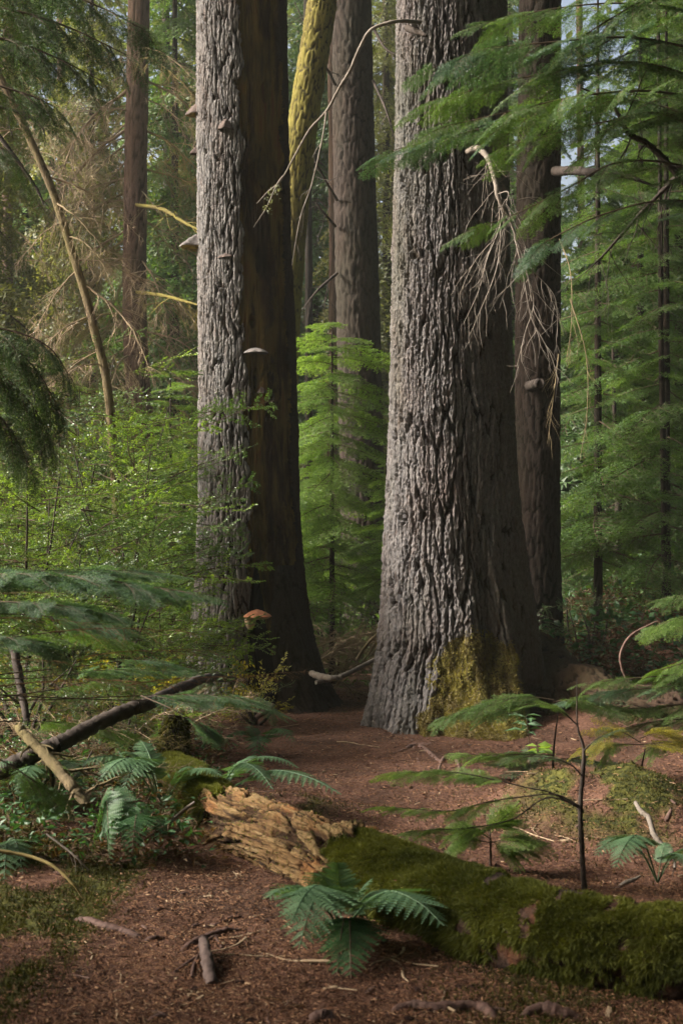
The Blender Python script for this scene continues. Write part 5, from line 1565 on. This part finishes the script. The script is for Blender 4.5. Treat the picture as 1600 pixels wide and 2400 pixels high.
# a spray lying against the lit bark
sb = [o for o in bpy.data.objects if o.get('label', '').startswith('leafy shrub spreading')][0]
for a, b in (((380, 985), (585, 952)), ((400, 1000), (570, 962)), ((400, 1290), (560, 1300)), ((400, 1330), (530, 1345)), ((350, 1420), (470, 1425)), ((330, 850), (470, 880)), ((430, 1370), (540, 1330))):
    bough(sb, S['holly'][RNG.randrange(4)], P(*a, 12.6), P(*b, 12.9), RNG.uniform(-.4, .4), .8, 'leafy_branch')
for a_ in (('low leafy shrub at the left edge behind the propped branch', 50, 9.3, .75, .6, 60, ('holly', 'holly_bright', 'holly'), .42, 21),
           ('low leafy shrub just above the middle of the propped branch', 235, 10.0, .75, .6, 60, ('holly_bright', 'holly'), .42, 22),
           ('dim low shrub left of the mossy stump', 320, 9.4, .5, .5, 45, ('holly', 'holly_bright'), .36, 23),
           ('low shrub by the left foot of the fungus bearing trunk', 400, 11.6, .5, .45, 45, ('holly', 'holly_bright', 'holly'), .42, 24),
           ('sprawling shade plant on the bank below the brown olive branch', 90, 7.6, .30, .5, 40, ('holly',), .30, 25),
           ('leafy shrub filling the far left behind the upright dead stem', 150, 15, 1.6, 1.3, 100, ('holly_bright', 'holly'), .7, 26),
           ('leafy shrub far behind, left of the grey trunk near the ground', 380, 16, 1.7, 1.2, 100, ('holly_bright', 'holly'), .7, 27)):
    shrub('low_shrub', *a_)
# low plants with their yellow backlight put into the leaf colour
for k, (px, py, lab) in enumerate([(345, 1665, 'yellow lit low plant behind the propped dark branch'), (400, 1640, 'plant tinted backlit yellow low between the shrubs left of the grey trunk'), (310, 1760, 'yellow green plant under the propped dark branch'), (260, 1700, 'plant tinted pale backlit yellow in the left thicket near the ground'), (560, 1690, 'yellow green low plant on the moss before the hollow trunk'), (100, 1700, 'yellow green plant near the left edge under the shrubs')]):
    g_ = G(px, py)
    root = thing('low_plant', lab, 'plant', g_)
    rg = random.Random(k)
    if 'yl' not in S: S['yl'] = [leafy_spray(130 + s, 8, .05, .5, 12).mesh('leafy_branch', [M['stem'], M['yellow_leaf']], smooth=False) for s in range(2)]
    for i in range(26):
        az = rg.uniform(0, 6.28); L = rg.uniform(.25, .55)
        bough(root, rg.choice(S['yl']), g_, g_ + Vector((math.cos(az) * L, math.sin(az) * L, rg.uniform(.3, 1.3) * L)), rg.uniform(-.8, .8), 1, 'leafy_branch')

# ------------------------------------------------------------------ dead brush between the trunks
def brush(label, px, py, n, w, h, seed, kinds=('dead', 'dead_tan')):
    g_ = G(px, py)
    root = thing('dry_brush', label, 'brushwood', g_)
    rg = random.Random(seed)
    for i in range(n):
        a = g_ + Vector((rg.uniform(-w, w), rg.uniform(-.5, .5), rg.uniform(.0, h * .4)))
        az = rg.uniform(-.5, 3.6)
        L = rg.uniform(.5, 1.3) * h
        b = a + Vector((math.cos(az) * L * .8, math.sin(az) * L * .3, rg.uniform(.1, .9) * L))
        bough(root, rg.choice(S[rg.choice(kinds)]), a, b, rg.uniform(-1, 1), 1.2, 'twig')
brush('tangle of pale dead twigs between the two great trunks', 790, 1632, 46, .36, 1.1, 1)
brush('dim tangle of dead twigs on the shaded bank right of the trunks', 1440, 1560, 22, 1.0, 1.0, 2)
brush('heap of dry brown twigs on the left bank beside the hanging fern', 330, 1960, 12, .22, .28, 3)
brush('tangle of brown dead sticks under the propped dark branch', 250, 1790, 22, .45, .5, 5, ('dead_tan', 'dead', 'dead_olive'))
brush('dry sticks piled around the mossy stump', 420, 1760, 16, .3, .4, 6, ('dead', 'dead_tan'))
brush('dead twigs sprawling below the shrubs at the far left edge', 40, 1700, 20, .5, .7, 7, ('dead', 'dead_olive'))
brush('dry twigs under the low shrubs at the left edge', 110, 1830, 12, .5, .45, 4)

# ------------------------------------------------------------------ undergrowth, litter, moss
def ground_cover(name, label, cat, mat, n, xr, yr, hgt, lsz, seed, mask=None, wid=.5):
    rng = np.random.default_rng(seed)
    y = yr[0] + (yr[1] - yr[0]) * rng.random(n) ** 1.3
    x = (rng.random(n) * (xr[1] - xr[0]) + xr[0]) * y
    k = np.ones(n, bool)
    if mask is not None:
        k = rng.random(n) < mask(x, y)
    x, y = x[k], y[k]
    clump = fbm(x * 1.3, y * 1.3, seed, 3)
    z = gz(x, y) + hgt * rng.random(len(x)) * sstep(.35, .6, clump)
    d = rng.normal(0, 1, (len(x), 3)); d[:, 2] = np.abs(d[:, 2]) * .5; d /= np.linalg.norm(d, axis=1)[:, None]
    mb = MB(); add_leaves(mb, np.stack([x, y, z], 1), d, lsz, rng, 0, .2 + .6 * clump, wid)
    o = mb.build(name, M[mat], smooth=False)
    return tag(o, label, cat, kind='stuff')
ground_cover('undergrowth', 'low green undergrowth covering the floor behind the great trunks', 'undergrowth', 'hemlock', 30000, (-.34, .34), (16, 36), .8, .10, 41)
ground_cover('ground_plants', 'small dim leafy plants covering the left bank', 'ground cover', 'fern_dark', 4200, (-.30, -.02), (6.6, 12), .20, .045, 42, lambda x, y: sstep(-.55, -.9, x + .03 * (y - 7)))

M['dead_frond'] = leaf_mat('dead_frond', (.045, .026, .012), (.12, .070, .030), trans=.25, rough=.8)
ground_cover('dead_bracken', 'brown withered bracken and fallen twigs over the shaded right bank', 'bracken', 'dead_frond', 16000, (.13, .40), (12.6, 20), .55, .10, 45, None, .22)
ground_cover('withered_fronds', 'withered brown fronds and leaf scraps over the shaded left bank', 'bracken', 'dead_frond', 5000, (-.28, -.08), (6.6, 11.5), .14, .06, 47, lambda x, y: sstep(-.5, -.8, x + .03 * (y - 7)), .25)
ground_cover('bank_greenery', 'scattered dark green leaves on the shaded right bank', 'undergrowth', 'fern_dark', 6000, (.13, .40), (12.6, 20), .7, .09, 46)

def litter(n, seed):
    rng = np.random.default_rng(seed)
    inv = rng.uniform(1 / 15.5, 1 / 4.2, n)
    y = 1 / inv
    x = rng.uniform(-.28, .28, n) * y
    keep = rng.random(n) > .85 * mossmask(x, y)
    x, y = x[keep], y[keep]; n = len(x)
    a = rng.uniform(0, 2 * PI, n)
    L = np.exp(rng.normal(math.log(.0115), .55, n)).clip(.004, .06) * (1 + .05 * (y - 5))
    w = np.where(rng.random(n) < .7, rng.uniform(.0012, .003, n), rng.uniform(.003, .008, n))
    w = np.minimum(w, L * .7) * (1 + .05 * (y - 5))
    d = np.stack([np.cos(a), np.sin(a), rng.normal(0, .22, n)], 1)
    s = np.stack([-np.sin(a), np.cos(a), rng.normal(0, .3, n)], 1)
    c = np.stack([x, y, gz(x, y) + .004 + .008 * rng.random(n)], 1)
    up = np.array([0, 0, 1.])
    p0, p1 = c - d * L[:, None] * .5, c + d * L[:, None] * .5
    ww = s * w[:, None] * .5
    v = np.stack([p0 - ww, p0 + ww, p1 + ww * .6, p1 - ww * .6, c + up * w[:, None] * .6], 1).reshape(-1, 3)
    b = np.arange(n)[:, None] * 5
    f = np.concatenate([b + np.array([[0, 1, 4]]), b + np.array([[1, 2, 4]]), b + np.array([[2, 3, 4]]), b + np.array([[3, 0, 4]])])
    tone = np.clip(rng.beta(1.7, 2.6, n) + .5 * (fbm(x * 1.6, y * 1.6, 88, 3) - .5) + .25 * (rng.random(n) < .04), 0, 1)
    mb = MB(); mb.add(v, f, 0, np.repeat(tone, 5))
    o = mb.build('needle_litter', M['litter'], smooth=False)
    tag(o, 'loose reddish needles, bark flakes and twig bits covering the forest floor', 'litter', kind='stuff')
litter(190000, 51)

def moss_carpet(n, seed):
    rng = np.random.default_rng(seed)
    y = 1 / rng.uniform(1 / 13, 1 / 4.3, n); x = rng.uniform(-.28, .28, n) * y
    mk = mossmask(x, y)
    k = rng.random(n) < mk
    x, y = x[k], y[k]
    c = np.stack([x, y, gz(x, y)], 1)
    nr = np.tile([0, 0, 1.], (len(x), 1))
    tn = .1 + .8 * fbm(x * 6, y * 6, 61, 3) + rng.normal(0, .15, len(x))
    w = blades(c, nr, rng, .022, .007, 0, tn, .7)
    mb = MB(); mb.add(w[0], w[1], 0, w[2])
    o = mb.build('ground_moss', M['moss_olive'], smooth=False)
    tag(o, 'olive green moss growing in patches on the forest floor', 'moss', kind='stuff')
moss_carpet(150000, 52)

# single sticks, chips and cones
CHIP = []
for s_ in range(3):
    rg = np.random.default_rng(s_ + 40)
    mb = MB()
    o8 = np.array([[-.5, -.12, 0], [.1, -.2, 0], [.5, -.06, 0], [.42, .10, 0], [-.1, .2, 0], [-.46, .08, 0]]) * (1 + .25 * rg.normal(0, 1, (6, 1)))
    top = o8 * .8 + np.array([0, 0, .10])
    mb.add(np.vstack([o8, top, [[0, 0, .13]]]), [[i, (i + 1) % 6, 6 + (i + 1) % 6, 6 + i] for i in range(6)])
    mb.add(np.vstack([top, [[0, 0, .13]]]), [[i, (i + 1) % 6, 6] for i in range(6)])
    CHIP.append(mb.mesh('bark_flake', M[('dry_twig', 'root_pink', 'rot')[s_]], smooth=False))
rc = np.random.default_rng(909)
for i in range(150):
    y = 1 / rc.uniform(1 / 11.5, 1 / 4.4); x = rc.uniform(-.2, .24) * y
    if mossmask(np.array([x]), np.array([y]))[0] > .6: continue
    o = link('bark_flake', CHIP[i % 3], None, (x, y, float(gz(x, y)) + .004))
    L = rc.uniform(.025, .085)
    o.scale = (L, L * rc.uniform(.6, 1.1), L * .7); o.rotation_euler = (rc.normal(0, .2), rc.normal(0, .2), rc.uniform(0, 6.28))
    tag(o, 'little bark flake lying among the needles on the forest floor', 'bark flake', 'bark flakes strewn on the forest floor')
rng = np.random.default_rng(77)
CH = []
for s_ in range(4):
    mb = MB(); t = np.linspace(0, 1, 7)
    tube(mb, np.stack([t - .5, .08 * np.sin(t * 5 + s_), .012 * np.sin(t * 9 + s_)], 1), .022 * (1 - .5 * t), 5)
    CH.append(mb.mesh('stick', M['root_pink' if s_ % 2 else 'dry_twig']))
for i in range(130):
    y = 1 / rng.uniform(1 / 12.5, 1 / 4.5); x = rng.uniform(-.2, .25) * y
    o = link('stick', CH[i % 4], None, (x, y, float(gz(x, y)) + .006))
    L = rng.uniform(.05, .20) if i % 4 else rng.uniform(.2, .42)
    o.scale = (L, L, L * rng.uniform(.4, .8)); o.rotation_euler = (0, rng.normal(0, .06), rng.uniform(0, 6.28))
    tag(o, 'short dry stick lying loose on the reddish forest floor', 'stick', 'short sticks strewn on the forest floor')
def cone_mesh():
    mb = MB()
    rg = np.random.default_rng(1)
    tube(mb, np.array([[0, 0, 0], [.3, 0, 0], [.7, 0, 0], [1, 0, 0]]), [.12, .26, .22, .05], 8, 0, .3)
    for i in range(60):
        t = i / 60; a = i * 2.4; r = .30 * math.sin(PI * (.15 + .8 * t)) + .03
        c = np.array([t, math.cos(a) * r, math.sin(a) * r]); o_ = np.array([.0, math.cos(a), math.sin(a)]); sd = np.array([0, -math.sin(a), math.cos(a)])
        mb.add([c - sd * .09 - o_ * .1, c + sd * .09 - o_ * .1, c + o_ * .10 + np.array([.1, 0, 0])], [[0, 1, 2]], 0, .5)
    return mb.mesh('conifer_cone', M['root_wood'], smooth=False)
cm = cone_mesh()
for i in range(46):
    y = 1 / rng.uniform(1 / 7, 1 / 4.4); x = rng.uniform(-.2, .12) * y
    if mossmask(np.array([x]), np.array([y]))[0] > .6: continue
    o = link('conifer_cone', cm, None, (x, y, float(gz(x, y)) + .008))
    L = rng.uniform(.022, .036); o.scale = (L, L * .9, L * .9); o.rotation_euler = (rng.uniform(0, 6), rng.normal(0, .2), rng.uniform(0, 6.28))
    tag(o, 'little dark cone lying on the path', 'cone', 'small cones strewn on the path')

# ------------------------------------------------------------------ air
def haze(density):
    m = bpy.data.materials.new('haze')
    m.use_nodes = True
    nt = m.node_tree
    nt.nodes.clear()
    out = nt.nodes.new('ShaderNodeOutputMaterial')
    pv = nt.nodes.new('ShaderNodeVolumePrincipled')
    pv.inputs['Color'].default_value = (.90, .93, .84, 1)
    pv.inputs['Density'].default_value = density
    nt.links.new(pv.outputs[0], out.inputs['Volume'])
    x0, x1, y0, y1, z0, z1 = -155, 155, -45, 195, -2, 45
    mb = MB()
    mb.add([[x0, y0, z0], [x1, y0, z0], [x1, y1, z0], [x0, y1, z0], [x0, y0, z1], [x1, y0, z1], [x1, y1, z1], [x0, y1, z1]],
           [[0, 3, 2, 1], [4, 5, 6, 7], [0, 1, 5, 4], [1, 2, 6, 5], [2, 3, 7, 6], [3, 0, 4, 7]])
    o = mb.build('haze', m, smooth=False)
    o['kind'] = 'stuff'
    o['label'] = 'thin pale air haze between the trees'
    o['category'] = 'haze'
haze(.0008)
